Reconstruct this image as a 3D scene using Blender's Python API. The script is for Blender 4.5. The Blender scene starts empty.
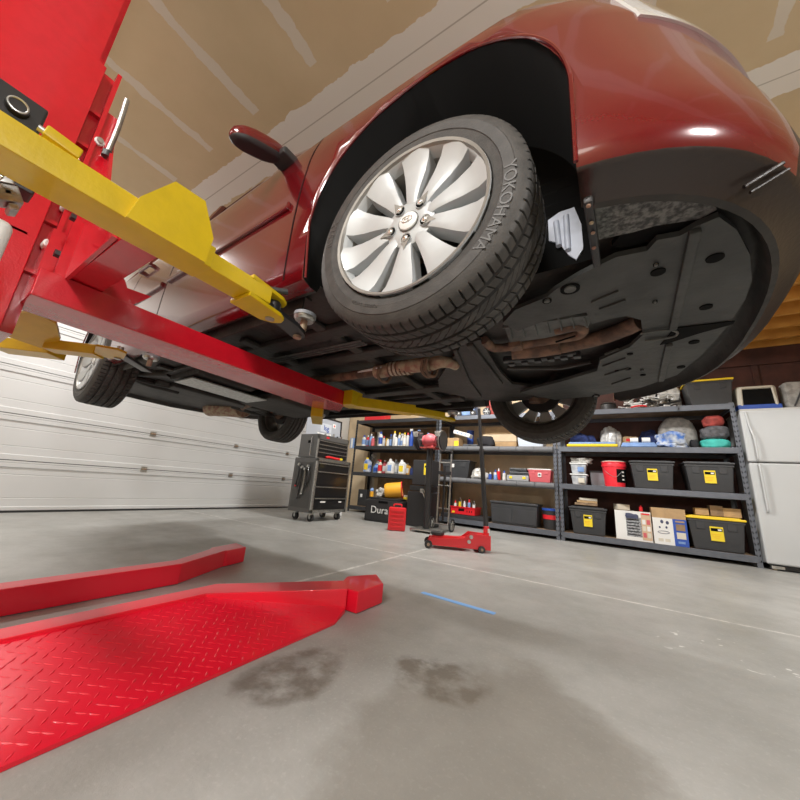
import bpy, bmesh, math, random
from mathutils import Vector, Matrix
from mathutils.geometry import tessellate_polygon
random.seed(7)
PI=math.pi; sc=bpy.context.scene; col=sc.collection
R=math.radians
# ---------------------------------------------------------------- camera
F=331.25; yaw,pit,rol=-.570917,.251169,.077515
CAM=Vector((0,0,.575))
cy,sy=math.cos(yaw),math.sin(yaw); cpi,spi=math.cos(pit),math.sin(pit); cr,sr=math.cos(rol),math.sin(rol)
fw=Vector((sy*cpi,cy*cpi,spi)); r0=Vector((cy,-sy,0)); u0=r0.cross(fw)
rt=r0*cr+u0*sr; up=u0*cr-r0*sr
cd=bpy.data.cameras.new('camera'); cam=bpy.data.objects.new('camera',cd); col.objects.link(cam)
cd.sensor_width=36; cd.lens=F/800*36; cd.clip_start=.02; cd.clip_end=100
m=Matrix((rt,up,-fw)).transposed().to_4x4(); m.translation=CAM; cam.matrix_world=m
sc.camera=cam
def ray(x,y): return rt*((x-400)/F)+up*(-(y-400)/F)+fw
def at(x,y,ax,v):
    "point of the place seen at that spot of the photograph, on a known plane (ax: 0 x, 1 y, 2 height)"
    d=ray(x,y); return CAM+d*((v-CAM[ax])/d[ax])
# ---------------------------------------------------------------- materials
MC={}
def mat(name,c,rough=.5,metal=0,coat=0,var=0,scale=8,bump=0,bscale=60,c2=None,emit=0,alpha=None,spec=.5):
    if name in MC: return MC[name]
    M=bpy.data.materials.new(name); M.use_nodes=True; nt=M.node_tree; b=nt.nodes['Principled BSDF']
    c=(*c,1) if len(c)==3 else c
    b.inputs['Base Color'].default_value=c; b.inputs['Roughness'].default_value=rough; b.inputs['Metallic'].default_value=metal
    b.inputs['Coat Weight'].default_value=coat; b.inputs['Coat Roughness'].default_value=.06; b.inputs['Specular IOR Level'].default_value=spec
    tc=nt.nodes.new('ShaderNodeTexCoord')
    n=nt.nodes.new('ShaderNodeTexNoise'); n.inputs['Scale'].default_value=scale; n.inputs['Detail'].default_value=4
    nt.links.new(tc.outputs['Object'],n.inputs['Vector'])
    if var or c2:
        mx=nt.nodes.new('ShaderNodeMix'); mx.data_type='RGBA'
        k=c2 if c2 else tuple(v*(1-var) for v in c[:3])
        mx.inputs[6].default_value=c if c2 else tuple(min(1,v*(1+var*.5)) for v in c[:3])+(1,)
        mx.inputs[7].default_value=(*k,1)
        rp=nt.nodes.new('ShaderNodeValToRGB'); rp.color_ramp.elements[0].position=.38; rp.color_ramp.elements[1].position=.62
        nt.links.new(n.outputs[0],rp.inputs[0]); nt.links.new(rp.outputs[0],mx.inputs[0]); nt.links.new(mx.outputs[2],b.inputs['Base Color'])
    if bump:
        n2=nt.nodes.new('ShaderNodeTexNoise'); n2.inputs['Scale'].default_value=bscale
        nt.links.new(tc.outputs['Object'],n2.inputs['Vector'])
        bp=nt.nodes.new('ShaderNodeBump'); bp.inputs['Strength'].default_value=bump; bp.inputs['Distance'].default_value=.01
        nt.links.new(n2.outputs[0],bp.inputs['Height']); nt.links.new(bp.outputs[0],b.inputs['Normal'])
    if alpha is not None: b.inputs['Alpha'].default_value=alpha
    if emit: b.inputs['Emission Color'].default_value=c; b.inputs['Emission Strength'].default_value=emit
    MC[name]=M; return M
paint=mat('car_paint',(.125,.003,.006),.2,.05,.8,var=.05,scale=300)
liftred=mat('lift_red',(.50,.005,.016),.26,0,.7,var=.05,scale=30,bump=.05,bscale=150)
liftyel=mat('lift_yellow',(.60,.42,.002),.36,0,.3,var=.06,scale=20,bump=.04,bscale=120)
rubber=mat('tyre_rubber',(.040,.037,.034),.62,var=.25,scale=30,bump=.1,bscale=200)
alloy=mat('silver_alloy',(.43,.45,.46),.45,.15,.1)
alloyd=mat('barrel_silver',(.24,.23,.21),.45,.5,var=.2)
chrome=mat('chrome',(.8,.8,.8),.15,1)
steel=mat('steel',(.5,.5,.48),.35,.9,var=.2,scale=40)
blackm=mat('black_metal',(.02,.02,.022),.38,.1,.2)
blackp=mat('black_plastic',(.028,.028,.03),.5,bump=.05,bscale=300)
under=mat('underbody',(.028,.025,.022),.6,var=.4,scale=6,bump=.4,bscale=25)
tray=mat('undertray_plastic',(.043,.045,.043),.55,var=.3,scale=7,bump=.3,bscale=30)
speck=mat('stone_pitted_plastic',(.16,.16,.15),.7,c2=(.035,.035,.033),scale=95,bump=.4,bscale=60)
rust=mat('rusty_metal',(.22,.13,.085),.75,.2,c2=(.10,.065,.05),scale=22,bump=.3)
rust2=mat('pale_rust',(.42,.35,.24),.65,.3,c2=(.30,.16,.12),scale=30)
oilpan=mat('oil_pan',(.11,.115,.11),.6,.3,var=.3,scale=20)
primer=mat('pale_primer',(.52,.56,.66),.5,var=.2,scale=12)
dark=mat('deep_black',(.006,.006,.006),.9,spec=.12)
glass=mat('dark_glass',(.02,.025,.025),.08,0,1)
lens=mat('headlamp_lens',(.75,.77,.78),.08,.3,1)
shelfg=mat('shelf_grey',(.135,.148,.175),.42,.3,var=.08,scale=15)
shelfk=mat('shelf_black',(.045,.047,.052),.4,.3)
white=mat('white_plastic',(.78,.79,.78),.4)
whitem=mat('white_enamel',(.53,.55,.56),.28,0,.3,var=.03,scale=2)
tote=mat('tote_black',(.042,.044,.048),.45,var=.1)
toteg=mat('tote_grey',(.07,.076,.085),.45)
yel=mat('lid_yellow',(.86,.60,.02),.4)
labely=mat('label_yellow',(.86,.66,.03),.5)
labelw=mat('label_white',(.8,.8,.78),.5)
redp=mat('red_plastic',(.74,.02,.03),.35,0,.3)
redb=mat('bucket_red',(.85,.03,.05),.35,0,.2)
pink=mat('faded_red',(.62,.12,.14),.5)
blue=mat('blue_plastic',(.03,.09,.42),.4)
blue2=mat('light_blue',(.22,.36,.66),.5,var=.2)
navy=mat('navy_cloth',(.02,.035,.13),.9,var=.4,scale=25,bump=.5,bscale=40)
teal=mat('teal_cloth',(.06,.50,.44),.7,var=.2)
greyc=mat('grey_fabric',(.36,.35,.33),.85,var=.3,scale=14,bump=.8,bscale=22)
dgreyc=mat('charcoal_fabric',(.10,.10,.11),.8,var=.4,scale=25,bump=.6,bscale=30)
blackc=mat('black_fabric',(.02,.02,.024),.9,bump=.6,bscale=30)
redc=mat('maroon_fabric',(.34,.05,.04),.7,var=.3,scale=20,bump=.4,bscale=30)
tarp=mat('blue_tarp',(.05,.16,.50),.4,c2=(.55,.60,.66),scale=13,bump=.5,bscale=25)
clearp=mat('clear_wrap',(.55,.54,.51),.25,0,.4,var=.3,scale=20,bump=.6,bscale=30)
clearc=mat('clear_tub',(.50,.53,.57),.2,0,.3,var=.3,scale=12)
card=mat('cardboard',(.47,.31,.16),.8,var=.12,scale=10)
cardd=mat('cardboard_worn',(.30,.20,.12),.85,var=.25,scale=8)
kraft=mat('kraft_board',(.68,.54,.36),.7,var=.15,scale=3)
foam=mat('foam_sleeve',(.15,.155,.165),.7,var=.1)
orange=mat('orange_plastic',(.85,.42,.03),.45)
toolg=mat('tool_chest_grey',(.15,.15,.148),.35,.5,.2)
toolk=mat('drawer_black',(.012,.012,.013),.3,0,.3)
beige=mat('cream_plastic',(.66,.62,.52),.5)
wood=mat('orange_timber',(.60,.30,.06),.6,c2=(.48,.21,.035),scale=5)
woodd=mat('dark_red_timber',(.065,.02,.013),.7,var=.3,scale=6)
tapeb=mat('blue_tape',(.22,.45,.86),.6)
amber=mat('amber_fluid',(.70,.40,.08),.35,0,.3)
# ---------------------------------------------------------------- mesh helpers
class MB:
    def __init__(s): s.bm=bmesh.new(); s.mats=[]
    def mi(s,m):
        if m not in s.mats: s.mats.append(m)
        return s.mats.index(m)
    def _add(s,b,m,M=None,smooth=False):
        if M is not None: b.transform(M)
        i=s.mi(m); vm={}
        for v in b.verts: vm[v]=s.bm.verts.new(v.co)
        for f in b.faces:
            try: g=s.bm.faces.new([vm[v] for v in f.verts])
            except ValueError: continue
            g.material_index=i; g.smooth=smooth
        b.free()
    def box(s,c,d,m,bev=0,rot=None,seg=2,taper=None):
        b=bmesh.new(); bmesh.ops.create_cube(b,size=1)
        for v in b.verts:
            v.co=Vector((v.co.x*d[0],v.co.y*d[1],v.co.z*d[2]))
            if taper and v.co.z<0: v.co.x*=taper; v.co.y*=taper
        if bev: bmesh.ops.bevel(b,geom=list(b.edges),offset=bev,segments=seg,affect='EDGES',profile=.5)
        M=Matrix.Translation(Vector(c))
        if rot is not None: M=M@(rot if isinstance(rot,Matrix) else Matrix.Rotation(rot,4,'Z'))
        s._add(b,m,M,bev>0); return s
    def b2(s,lo,hi,m,bev=0,**k):
        return s.box([(a+b)/2 for a,b in zip(lo,hi)],[abs(b-a) for a,b in zip(lo,hi)],m,bev,**k)
    def cyl(s,a,b,r,m,r2=None,n=16,cap=True):
        a=Vector(a);b=Vector(b);d=b-a; L=d.length
        q=bmesh.new(); bmesh.ops.create_cone(q,cap_ends=cap,segments=n,radius1=r,radius2=r if r2 is None else r2,depth=L)
        M=Matrix.Translation((a+b)/2)@d.to_track_quat('Z','Y').to_matrix().to_4x4()
        s._add(q,m,M,True); return s
    def sph(s,c,r,m,n=14):
        q=bmesh.new(); bmesh.ops.create_uvsphere(q,u_segments=n,v_segments=max(6,n//2),radius=1)
        r=(r,r,r) if not hasattr(r,'__len__') else r
        s._add(q,m,Matrix.Translation(Vector(c))@Matrix.Diagonal((*r,1)),True); return s
    def lathe(s,prof,m,M=None,n=32,smooth=True,close=False):
        "prof of (radius, height) about Z"
        q=bmesh.new(); rings=[]
        for r,z in prof: rings.append([q.verts.new((r*math.cos(2*PI*i/n),r*math.sin(2*PI*i/n),z)) for i in range(n)] if r>1e-6 else [q.verts.new((0,0,z))]*n)
        P=list(zip(rings,rings[1:]))
        if close: P.append((rings[-1],rings[0]))
        for a,b in P:
            for i in range(n):
                j=(i+1)%n; vs=[]
                for v in (a[i],a[j],b[j],b[i]):
                    if v not in vs: vs.append(v)
                if len(vs)>2:
                    try:q.faces.new(vs)
                    except ValueError: pass
        s._add(q,m,M,smooth); return s
    def prism(s,pts,axis,lo,hi,m,M=None,smooth=False,bev=0):
        "polygon pts (2D) extruded along axis"
        q=bmesh.new()
        def P(a,b,t): return (t,a,b) if axis==0 else ((a,t,b) if axis==1 else (a,b,t))
        A=[q.verts.new(P(a,b,lo)) for a,b in pts]; B=[q.verts.new(P(a,b,hi)) for a,b in pts]
        tris=tessellate_polygon([[Vector((a,b,0)) for a,b in pts]])
        for t in tris:
            for W in (A,B):
                try:q.faces.new([W[i] for i in t])
                except ValueError: pass
        n=len(pts)
        for i in range(n): q.faces.new([A[i],A[(i+1)%n],B[(i+1)%n],B[i]])
        bmesh.ops.recalc_face_normals(q,faces=q.faces)
        if bev:
            bmesh.ops.dissolve_limit(q,angle_limit=.01,verts=list(q.verts),edges=list(q.edges))
            bmesh.ops.bevel(q,geom=list(q.edges),offset=bev,segments=2,affect='EDGES',profile=.5)
        s._add(q,m,M,smooth); return s
    def tube(s,pts,r,m,n=10,closed=False):
        pts=[Vector(p) for p in pts]
        # Catmull-Rom through the points
        P=[]; k=6
        for i in range(len(pts)-1):
            p0=pts[max(i-1,0)];p1=pts[i];p2=pts[i+1];p3=pts[min(i+2,len(pts)-1)]
            for t in range(k):
                t/=k; P.append(.5*((2*p1)+(p2-p0)*t+(2*p0-5*p1+4*p2-p3)*t*t+(3*p1-p0-3*p2+p3)*t**3))
        P.append(pts[-1])
        q=bmesh.new(); prev=None; N=None
        for i,p in enumerate(P):
            d=(P[min(i+1,len(P)-1)]-P[max(i-1,0)]).normalized()
            if N is None:
                N=d.orthogonal().normalized()
            N=(N-d*N.dot(d)).normalized(); B=d.cross(N)
            rr=r(i/(len(P)-1)) if callable(r) else r
            ring=[q.verts.new(p+(N*math.cos(2*PI*j/n)+B*math.sin(2*PI*j/n))*rr) for j in range(n)]
            if prev:
                for j in range(n): q.faces.new([prev[j],prev[(j+1)%n],ring[(j+1)%n],ring[j]])
            else: q.faces.new(ring[::-1])
            prev=ring
        q.faces.new(prev); s._add(q,m,None,True); return s
    def blob(s,c,r,m,seed=0,amp=.25,sub=3,flat=None,freq=3.):
        "a crumpled soft lump; flat = height under which it is pressed flat"
        from mathutils import noise
        q=bmesh.new(); bmesh.ops.create_icosphere(q,subdivisions=sub,radius=1)
        off=Vector((seed*3.1,seed*1.7,seed*.9))
        for v in q.verts:
            n1=v.co.normalized(); k=1+amp*noise.noise(n1*freq/2+off)*1.6+amp*.5*noise.noise(n1*freq*2+off)
            w=Vector([abs(x)**.75*(1 if x>0 else -1) for x in n1])
            v.co=Vector((w.x*r[0]*k,w.y*r[1]*k,w.z*r[2]*k))
            if v.co.z<-r[2]*.8: v.co.z=-r[2]*.8
        s._add(q,m,Matrix.Translation(Vector(c)+Vector((0,0,-r[2]*.2))),True); return s
    def build(s,name,parent=None,auto=True):
        me=bpy.data.meshes.new(name); bmesh.ops.recalc_face_normals(s.bm,faces=s.bm.faces) if auto else None
        s.bm.to_mesh(me); s.bm.free()
        for m in s.mats: me.materials.append(m)
        o=bpy.data.objects.new(name,me); col.objects.link(o)
        if parent: o.parent=parent
        try:
            me.set_sharp_from_angle(angle=R(38))
        except Exception: pass
        w_=o.modifiers.new('weighted','WEIGHTED_NORMAL'); w_.keep_sharp=True; w_.weight=50
        return o
def tag(o,label=None,cat=None,group=None,kind=None):
    if label: o['label']=label
    if cat: o['category']=cat
    if group: o['group']=group
    if kind: o['kind']=kind
    return o
def empty(name,loc,label,cat,group=None,rz=0):
    o=bpy.data.objects.new(name,None); o.empty_display_size=.1; col.objects.link(o); o.location=loc; o.rotation_euler=(0,0,rz)
    return tag(o,label,cat,group)
def copy_tree(o,parent=None):
    c=o.copy(); col.objects.link(c)
    if parent: c.parent=parent
    for ch in [x for x in bpy.data.objects if x.parent==o]: copy_tree(ch,c)
    return c
def one(mb,name,label,cat,group=None): return tag(mb.build(name),label,cat,group)
def text(s,size,m,M,parent,name='lettering',ext=.0015,warp=None,fit=None):
    cu=bpy.data.curves.new(name,'FONT'); cu.body=s; cu.size=size; cu.extrude=ext; cu.align_x='CENTER'; cu.align_y='CENTER'
    t=bpy.data.objects.new(name,cu); col.objects.link(t); bpy.context.view_layer.update()
    me=bpy.data.meshes.new_from_object(t.evaluated_get(bpy.context.evaluated_depsgraph_get()))
    bpy.data.objects.remove(t); bpy.data.curves.remove(cu)
    me.materials.clear(); me.materials.append(m)
    if warp:
        for v in me.vertices: v.co=warp(v.co)
    else: me.transform(M)
    o=bpy.data.objects.new(name,me); col.objects.link(o); o.parent=parent; return o
# ================================================================= SETTING
XD=-5.29; YB=6.08; YS=5.44; ZC=3.2; XR=4.2; YF=-3.2
def struct(o): o['kind']='structure'; return o
# floor
fm=bpy.data.materials.new('concrete'); fm.use_nodes=True; nt=fm.node_tree; bs=nt.nodes['Principled BSDF']; N=nt.nodes.new; Lk=nt.links.new
tc=N('ShaderNodeTexCoord')
def noise(scale,detail=6,rough=.6):
    n=N('ShaderNodeTexNoise'); n.inputs['Scale'].default_value=scale; n.inputs['Detail'].default_value=detail; n.inputs['Roughness'].default_value=rough; Lk(tc.outputs['Object'],n.inputs['Vector']); return n.outputs[0]
def ramp(src,a,b,ca=(0,0,0,1),cb=(1,1,1,1)):
    r=N('ShaderNodeValToRGB'); r.color_ramp.elements[0].position=a; r.color_ramp.elements[1].position=b; r.color_ramp.elements[0].color=ca; r.color_ramp.elements[1].color=cb; Lk(src,r.inputs[0]); return r.outputs[0]
def math_(op,a,b=None,c=None):
    n=N('ShaderNodeMath'); n.operation=op
    for i,v in enumerate((a,b,c)):
        if v is None: continue
        if isinstance(v,(int,float)): n.inputs[i].default_value=v
        else: Lk(v,n.inputs[i])
    return n.outputs[0]
def mix(fac,a,b):
    n=N('ShaderNodeMix'); n.data_type='RGBA'
    if isinstance(fac,(int,float)): n.inputs[0].default_value=fac
    else: Lk(fac,n.inputs[0])
    for i,v in ((6,a),(7,b)):
        if isinstance(v,tuple): n.inputs[i].default_value=v
        else: Lk(v,n.inputs[i])
    return n.outputs[2]
sep=N('ShaderNodeSeparateXYZ'); Lk(tc.outputs['Object'],sep.inputs[0]); X,Y=sep.outputs[0],sep.outputs[1]
base=mix(ramp(noise(1.3,8,.65),.35,.65),(.30,.298,.28,1),(.41,.41,.395,1))
base=mix(math_('MULTIPLY',ramp(noise(6,8,.7),.45,.7),.3),base,(.24,.235,.22,1))
base=mix(math_('MULTIPLY',ramp(noise(90,3,.6),.55,.7),.25),base,(.55,.55,.53,1))
# control joints, pale filler
wob=math_('MULTIPLY',math_('SUBTRACT',noise(9),.5),.03)
j1=math_('LESS_THAN',math_('ABSOLUTE',math_('ADD',math_('SUBTRACT',Y,2.66),wob)),.011)
j2=math_('MULTIPLY',math_('LESS_THAN',math_('ABSOLUTE',math_('ADD',math_('SUBTRACT',X,-1.555),wob)),.013),math_('LESS_THAN',Y,3.2))
jn=math_('MULTIPLY',math_('MAXIMUM',j1,j2),ramp(noise(14),.35,.5))
base=mix(math_('MULTIPLY',jn,.75),base,(.66,.65,.62,1))
# oily brown stains beside the lift base, the last with painted car shadow
def ell(cx,cy_,rx,ry):
    a=math_('DIVIDE',math_('SUBTRACT',X,cx),rx); b=math_('DIVIDE',math_('SUBTRACT',Y,cy_),ry)
    d=math_('SQRT',math_('ADD',math_('MULTIPLY',a,a),math_('MULTIPLY',b,b)))
    d=math_('ADD',d,math_('MULTIPLY',math_('SUBTRACT',noise(5,6),.5),1.1)); return ramp(d,.75,1.1,(1,1,1,1),(0,0,0,1))
st=math_('MULTIPLY',math_('MULTIPLY',ell(-.50,1.13,.17,.13),ramp(noise(11,5,.6),.40,.58)),.7); base=mix(st,base,(.11,.09,.07,1))
st=math_('MULTIPLY',math_('MULTIPLY',ell(-.86,.85,.13,.22),ramp(noise(9,5,.6),.36,.56)),.7); base=mix(st,base,(.10,.08,.06,1))
st=math_('MULTIPLY',ell(-.27,.92,.36,.50),.42); base=mix(st,base,(.17,.15,.12,1))  # wet stain and the car nose's soft shadow, painted as one brown patch
# spilled paint flecks
st=math_('MULTIPLY',math_('MULTIPLY',ell(.37,2.1,.25,.3),ramp(noise(16,2,.5),.66,.68)),.8); base=mix(st,base,(.75,.75,.72,1))
Lk(base,bs.inputs['Base Color'])
rr=ramp(noise(3,6),.3,.7,(.30,.30,.30,1),(.52,.52,.52,1)); Lk(rr,bs.inputs['Roughness'])
bp=N('ShaderNodeBump'); bp.inputs['Strength'].default_value=.12; bp.inputs['Distance'].default_value=.01; Lk(noise(40),bp.inputs['Height']); Lk(bp.outputs[0],bs.inputs['Normal'])
struct(MB().b2((XD-.3,YF,-.1),(XR,YB+.2,0),fm).build('floor'))
# drywall with taping compound
def drywall(name,seamaxis):
    global nt,N,Lk,tc
    M=bpy.data.materials.new(name); M.use_nodes=True; nt=M.node_tree; N=nt.nodes.new; Lk=nt.links.new; b=nt.nodes['Principled BSDF']; b.inputs['Roughness'].default_value=.85
    tc=N('ShaderNodeTexCoord'); sp=N('ShaderNodeSeparateXYZ'); Lk(tc.outputs['Object'],sp.inputs[0])
    A,B=(sp.outputs[0],sp.outputs[1]) if seamaxis=='c' else (sp.outputs[0],sp.outputs[2])
    c=mix(ramp(noise(1.5),.3,.7),(.56,.44,.27,1),(.64,.51,.33,1))
    w=math_('MULTIPLY',math_('SUBTRACT',noise(6),.5),.09)
    # screw lines every 60 cm, broken strips of compound
    if seamaxis=='c':
        ph=math_('ABSOLUTE',math_('SUBTRACT',math_('MODULO',math_('ADD',A,2.69+.305+30.5),.61),.305))
        broken=math_('LESS_THAN',math_('ABSOLUTE',math_('SUBTRACT',math_('MODULO',math_('ADD',B,-.515+.61+12.2),1.22),.61)),.41)
        s1=math_('MULTIPLY',math_('LESS_THAN',math_('ADD',ph,w),.034),broken)
        c=mix(math_('MULTIPLY',s1,.8),c,(.68,.63,.55,1))
        d=math_('ABSOLUTE',math_('SUBTRACT',math_('MODULO',math_('ADD',B,-1.19+.61+12.2),1.22),.61))
        s2=math_('LESS_THAN',math_('ADD',d,math_('MULTIPLY',w,1.2)),.13)
        c=mix(math_('MULTIPLY',s2,.85),c,(.80,.78,.74,1))
        c=mix(math_('MULTIPLY',math_('LESS_THAN',d,.004),.6),c,(.3,.26,.2,1))
    else:
        d=math_('ABSOLUTE',math_('SUBTRACT',math_('MODULO',math_('ADD',A,10),1.22),.61))
        c=mix(math_('MULTIPLY',math_('LESS_THAN',math_('ADD',d,w),.1),.8),c,(.5,.47,.43,1))
    Lk(c,b.inputs['Base Color']); return M
struct(MB().b2((XD-.3,YF,ZC),(XR,YB+.2,ZC+.1),drywall('drywall_ceiling','c')).build('ceiling'))
dw=drywall('drywall_wall','w')
struct(MB().b2((XD-.3,YB,0),(XR,YB+.15,ZC),dw).build('wall_back'))
struct(MB().b2((XD-.3,YF-.1,0),(XR+.1,YF,ZC),dw).build('wall_front'))
struct(MB().b2((XR,YF,0),(XR+.1,YB+.15,ZC),dw).build('wall_right'))
# left wall around the sectional door
DY0,DY1,DZ=-2.2,5.42,2.62
wl=MB(); wl.b2((XD-.25,DY1,0),(XD-.02,YB,ZC),white); wl.b2((XD-.25,YF,0),(XD-.02,DY0,ZC),white); wl.b2((XD-.25,DY0,DZ),(XD-.02,DY1,ZC),white)
struct(wl.build('wall_left'))
doorm=mat('door_enamel',(.66,.675,.68),.42,0,.1,var=.03,scale=1.5)
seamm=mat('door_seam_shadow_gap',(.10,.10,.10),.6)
dr=MB()
H=[0,.525,1.0,1.5,2.05,2.62]
for k,(a,b) in enumerate(zip(H,H[1:])):
    h=b-a
    # back side of a pan section: rails top and bottom stand proud, flat middle with shallow creases
    prof=[(-.03,a+.004),(.0,a+.004),(.0,a+.055),(-.012,a+.062),(-.012,a+.14),(-.016,a+.145),(-.012,a+.15),(-.012,b-.15),(-.016,b-.145),(-.012,b-.14),(-.012,b-.075),(.0,b-.068),(.0,b-.030),(-.006,b-.026),(.0,b-.022),(.0,b-.004),(-.03,b-.004)]
    dr.prism([(x+XD,z) for x,z in prof],1,DY0,DY1,doorm)
dr.b2((XD-.05,DY0,0),(XD-.028,DY1,2.62),seamm)
door=struct(dr.build('door_1'))
struct(MB().b2((XD-.03,DY0,0.0),(XD+.012,DY1,.022),blackp).build('door_bottom_seal',door))
def hinge(y,z):
    h=MB(); h.b2((XD,y-.035,z-.035),(XD+.006,y+.035,z+.035),steel,.002); h.cyl((XD+.012,y-.03,z),(XD+.012,y+.03,z),.009,rust2)
    h.cyl((XD+.004,y-.022,z+.02),(XD+.011,y-.022,z+.02),.006,steel); h.cyl((XD+.004,y+.022,z-.02),(XD+.011,y+.022,z-.02),.006,steel)
    return h
first=struct(hinge(0,0).build('door_hinge',door)); 
spots=[(y,z) for z in H[1:5] for y in (.45,2.05,3.28,4.35,5.25)]
for k,(y,z) in enumerate(spots):
    o=first if k==0 else first.copy()
    if k: col.objects.link(o)
    o.location=(0,y,z)
tr=MB()
tr.b2((XD+.0,5.44,0),(XD+.06,5.47,2.5),steel); tr.b2((XD+.05,5.44,0),(XD+.06,5.51,2.5),steel)
for z in (.4,1.0,1.6,2.2): tr.b2((XD-.0,5.40,z),(XD+.05,5.50,z+.05),blackm)
struct(tr.build('trim_1'))
# timber loft over the racks
lf=MB()
ZL=2.74
for k,y in enumerate([3.95,4.31,4.67,5.03,5.39,5.75,6.04]):
    lf.b2((.3,y-.02,ZL),(XR,y+.02,ZL+.14),wood)
lf.b2((.3,3.93,ZL+.14),(XR,YB,ZL+.16),wood)
loft=struct(lf.build('trim_3'))
ledge=MB(); ledge.b2((.3,YB-.06,2.50),(XR,YB,2.735),woodd); ledge.b2((-.6,YB-.03,.0),(XR,YB,2.50),woodd)
for x in (1.2,1.75,2.9): ledge.b2((x-.03,YB-.05,1.9),(x+.03,YB-.03,2.50),woodd)
struct(ledge.build('trim_2'))
# ================================================================= THE CAR
hub=Vector((-.415,.71,1.263)); ya=-.04
fx=Vector((math.cos(ya),math.sin(ya),-.0092)).normalized(); fy=Vector((-math.sin(ya),math.cos(ya),-.0231)); fy=(fy-fx*fx.dot(fy)).normalized(); fz=fx.cross(fy)
CO=hub+fy*.78
car=bpy.data.objects.new('car',None); col.objects.link(car)
CMx=Matrix((fx,fy,fz)).transposed().to_4x4(); CMx.translation=CO; car.matrix_world=CMx
tag(car,'dark red sedan raised on the red and yellow lift','car')
CI=CMx.inverted()
def cp(x,y,ax,v):
    "same as at(), in the car's own frame"
    c=CI@CAM; d=CI.to_3x3()@ray(x,y); return c+d*((v-c[ax])/d[ax])
def cxy(pts,z): return [tuple(cp(x,y,2,z))[:2] for x,y in pts]
# body as a stack of plan contours
NS=200
def contour(z,W,xf,xr,inset=0,n=3.,z0=None):
    pts=[]; x0=min(.2,xf-.5); x1=-2.75; W-=inset; xf-=inset; xr+=inset
    for i in range(NS):
        a=2*PI*i/NS; c,s_=math.cos(a),math.sin(a)
        e=lambda v: abs(v)**(2/n)*(1 if v>=0 else -1)
        y=W*e(s_); t=e(c)
        x=x0+(xf-x0)*t if t>=0 else x1+(xr-x1)*(-t)
        pts.append((x,y,z))
    # spread points on the straight flanks
    out=[]
    for (x,y,zz),i in zip(pts,range(NS)):
        out.append((x,y,zz))
    return out
def contour2(z,W,xf,xr,inset=0,n=3.,nf=None,lift_=0):
    W-=inset; xf-=inset; xr+=inset; x0=min(.2,xf-.45); x1=-2.8
    e=lambda v: abs(v)**(2/n)*(1 if v>=0 else -1)
    P=[]
    for i in range(41):
        a=PI/2-PI*i/40; nn=nf or n; nn=min(nn,2.5) if a>0 else nn
        g=lambda v: abs(v)**(2/nn)*(1 if v>=0 else -1)
        P.append((x0+(xf-x0)*g(math.cos(a)),W*g(math.sin(a))))
    for i in range(1,60): P.append((x0+(x1-x0)*i/60,-W))
    for i in range(41): a=-PI/2-PI*i/40; P.append((x1+(x1-xr)*e(math.cos(a)),W*e(math.sin(a))))
    for i in range(1,60): P.append((x1+(x0-x1)*i/60,W))
    # door waist: flanks pull in a little at the wheels' ends
    return [(x,y,(z if x>.42 else max(z,-.078+.0*x))+lift_*max(0,min(1,y/.6))) for x,y in P]
levels=[(-.045,.885,.855,-3.62,.085),(-.045,.885,.855,-3.62,.075),(-.108,.885,.855,-3.62,.062),(-.105,.885,.855,-3.62,.050),(-.085,.885,.855,-3.62,.035),(-.066,.886,.856,-3.63,.008),(-.060,.887,.858,-3.63,0),
 (0,.892,.872,-3.66,0),(.07,.895,.880,-3.675,0),(.1,.896,.882,-3.68,0),(.2,.898,.885,-3.69,0),(.3,.897,.88,-3.69,0),(.4,.892,.86,-3.68,0),(.5,.884,.80,-3.66,0),(.56,.874,.68,-3.65,0),(.61,.862,.42,-3.63,0),(.66,.848,.02,-3.60,0),(.70,.832,-.35,-3.5,0),(.72,.80,-.42,-3.4,0),(.735,.74,-.5,-3.3,0)]
def halfw(z):
    L=[(a[0],a[1]) for a in levels[6:]]
    for (z0,w0),(z1,w1) in zip(L,L[1:]):
        if z0<=z<=z1: return w0+(w1-w0)*(z-z0)/(z1-z0)
    return L[0][1] if z<L[0][0] else L[-1][1]
bm=bmesh.new(); rings=[]
def nfz(z): return 3. if z<-.0 else max(2.25,3-2.6*(z+.0))
for z,W,xf,xr,ins in levels: rings.append([bm.verts.new(p) for p in contour2(z,W,xf,xr,ins,3.,nfz(z),.035 if z<0 else .035*max(0,1-z/.2))])
for k,(a,b) in enumerate(zip(rings,rings[1:])):
    n=len(a)
    for i in range(n):
        f=bm.faces.new([a[i],a[(i+1)%n],b[(i+1)%n],b[i]]); f.smooth=True; f.material_index=1 if k<3 else 0
f=bm.faces.new(rings[0][::-1]); f.material_index=1
f=bm.faces.new(rings[-1])
bmesh.ops.recalc_face_normals(bm,faces=bm.faces)
me=bpy.data.meshes.new('car_body'); bm.to_mesh(me); bm.free(); me.materials.append(paint); me.materials.append(under); me.materials.append(dark)
body=bpy.data.objects.new('body',me); col.objects.link(body)
def arch(cx,cz,r,y0,y1):
    pts=[(cx+r*math.cos(a),cz+r*math.sin(a)) for a in [PI*i/28 for i in range(29)]]+[(cx-r*.93,-.3),(cx+r,-.3)]
    return MB().prism([(p[0],p[1]) for p in pts],1,y0,y1,dark).build('cutter')
cuts=[arch(0,.14,.405,-1.1,-.56),arch(0,.14,.405,.56,1.1),arch(-2.713,.14,.40,-1.1,-.58),arch(-2.713,.14,.40,.58,1.1)]
for c in cuts:
    md=body.modifiers.new('b','BOOLEAN'); md.operation='DIFFERENCE'; md.object=c; md.solver='EXACT'
    try: md.material_mode='TRANSFER'
    except Exception: pass
bpy.context.view_layer.update()
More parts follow.
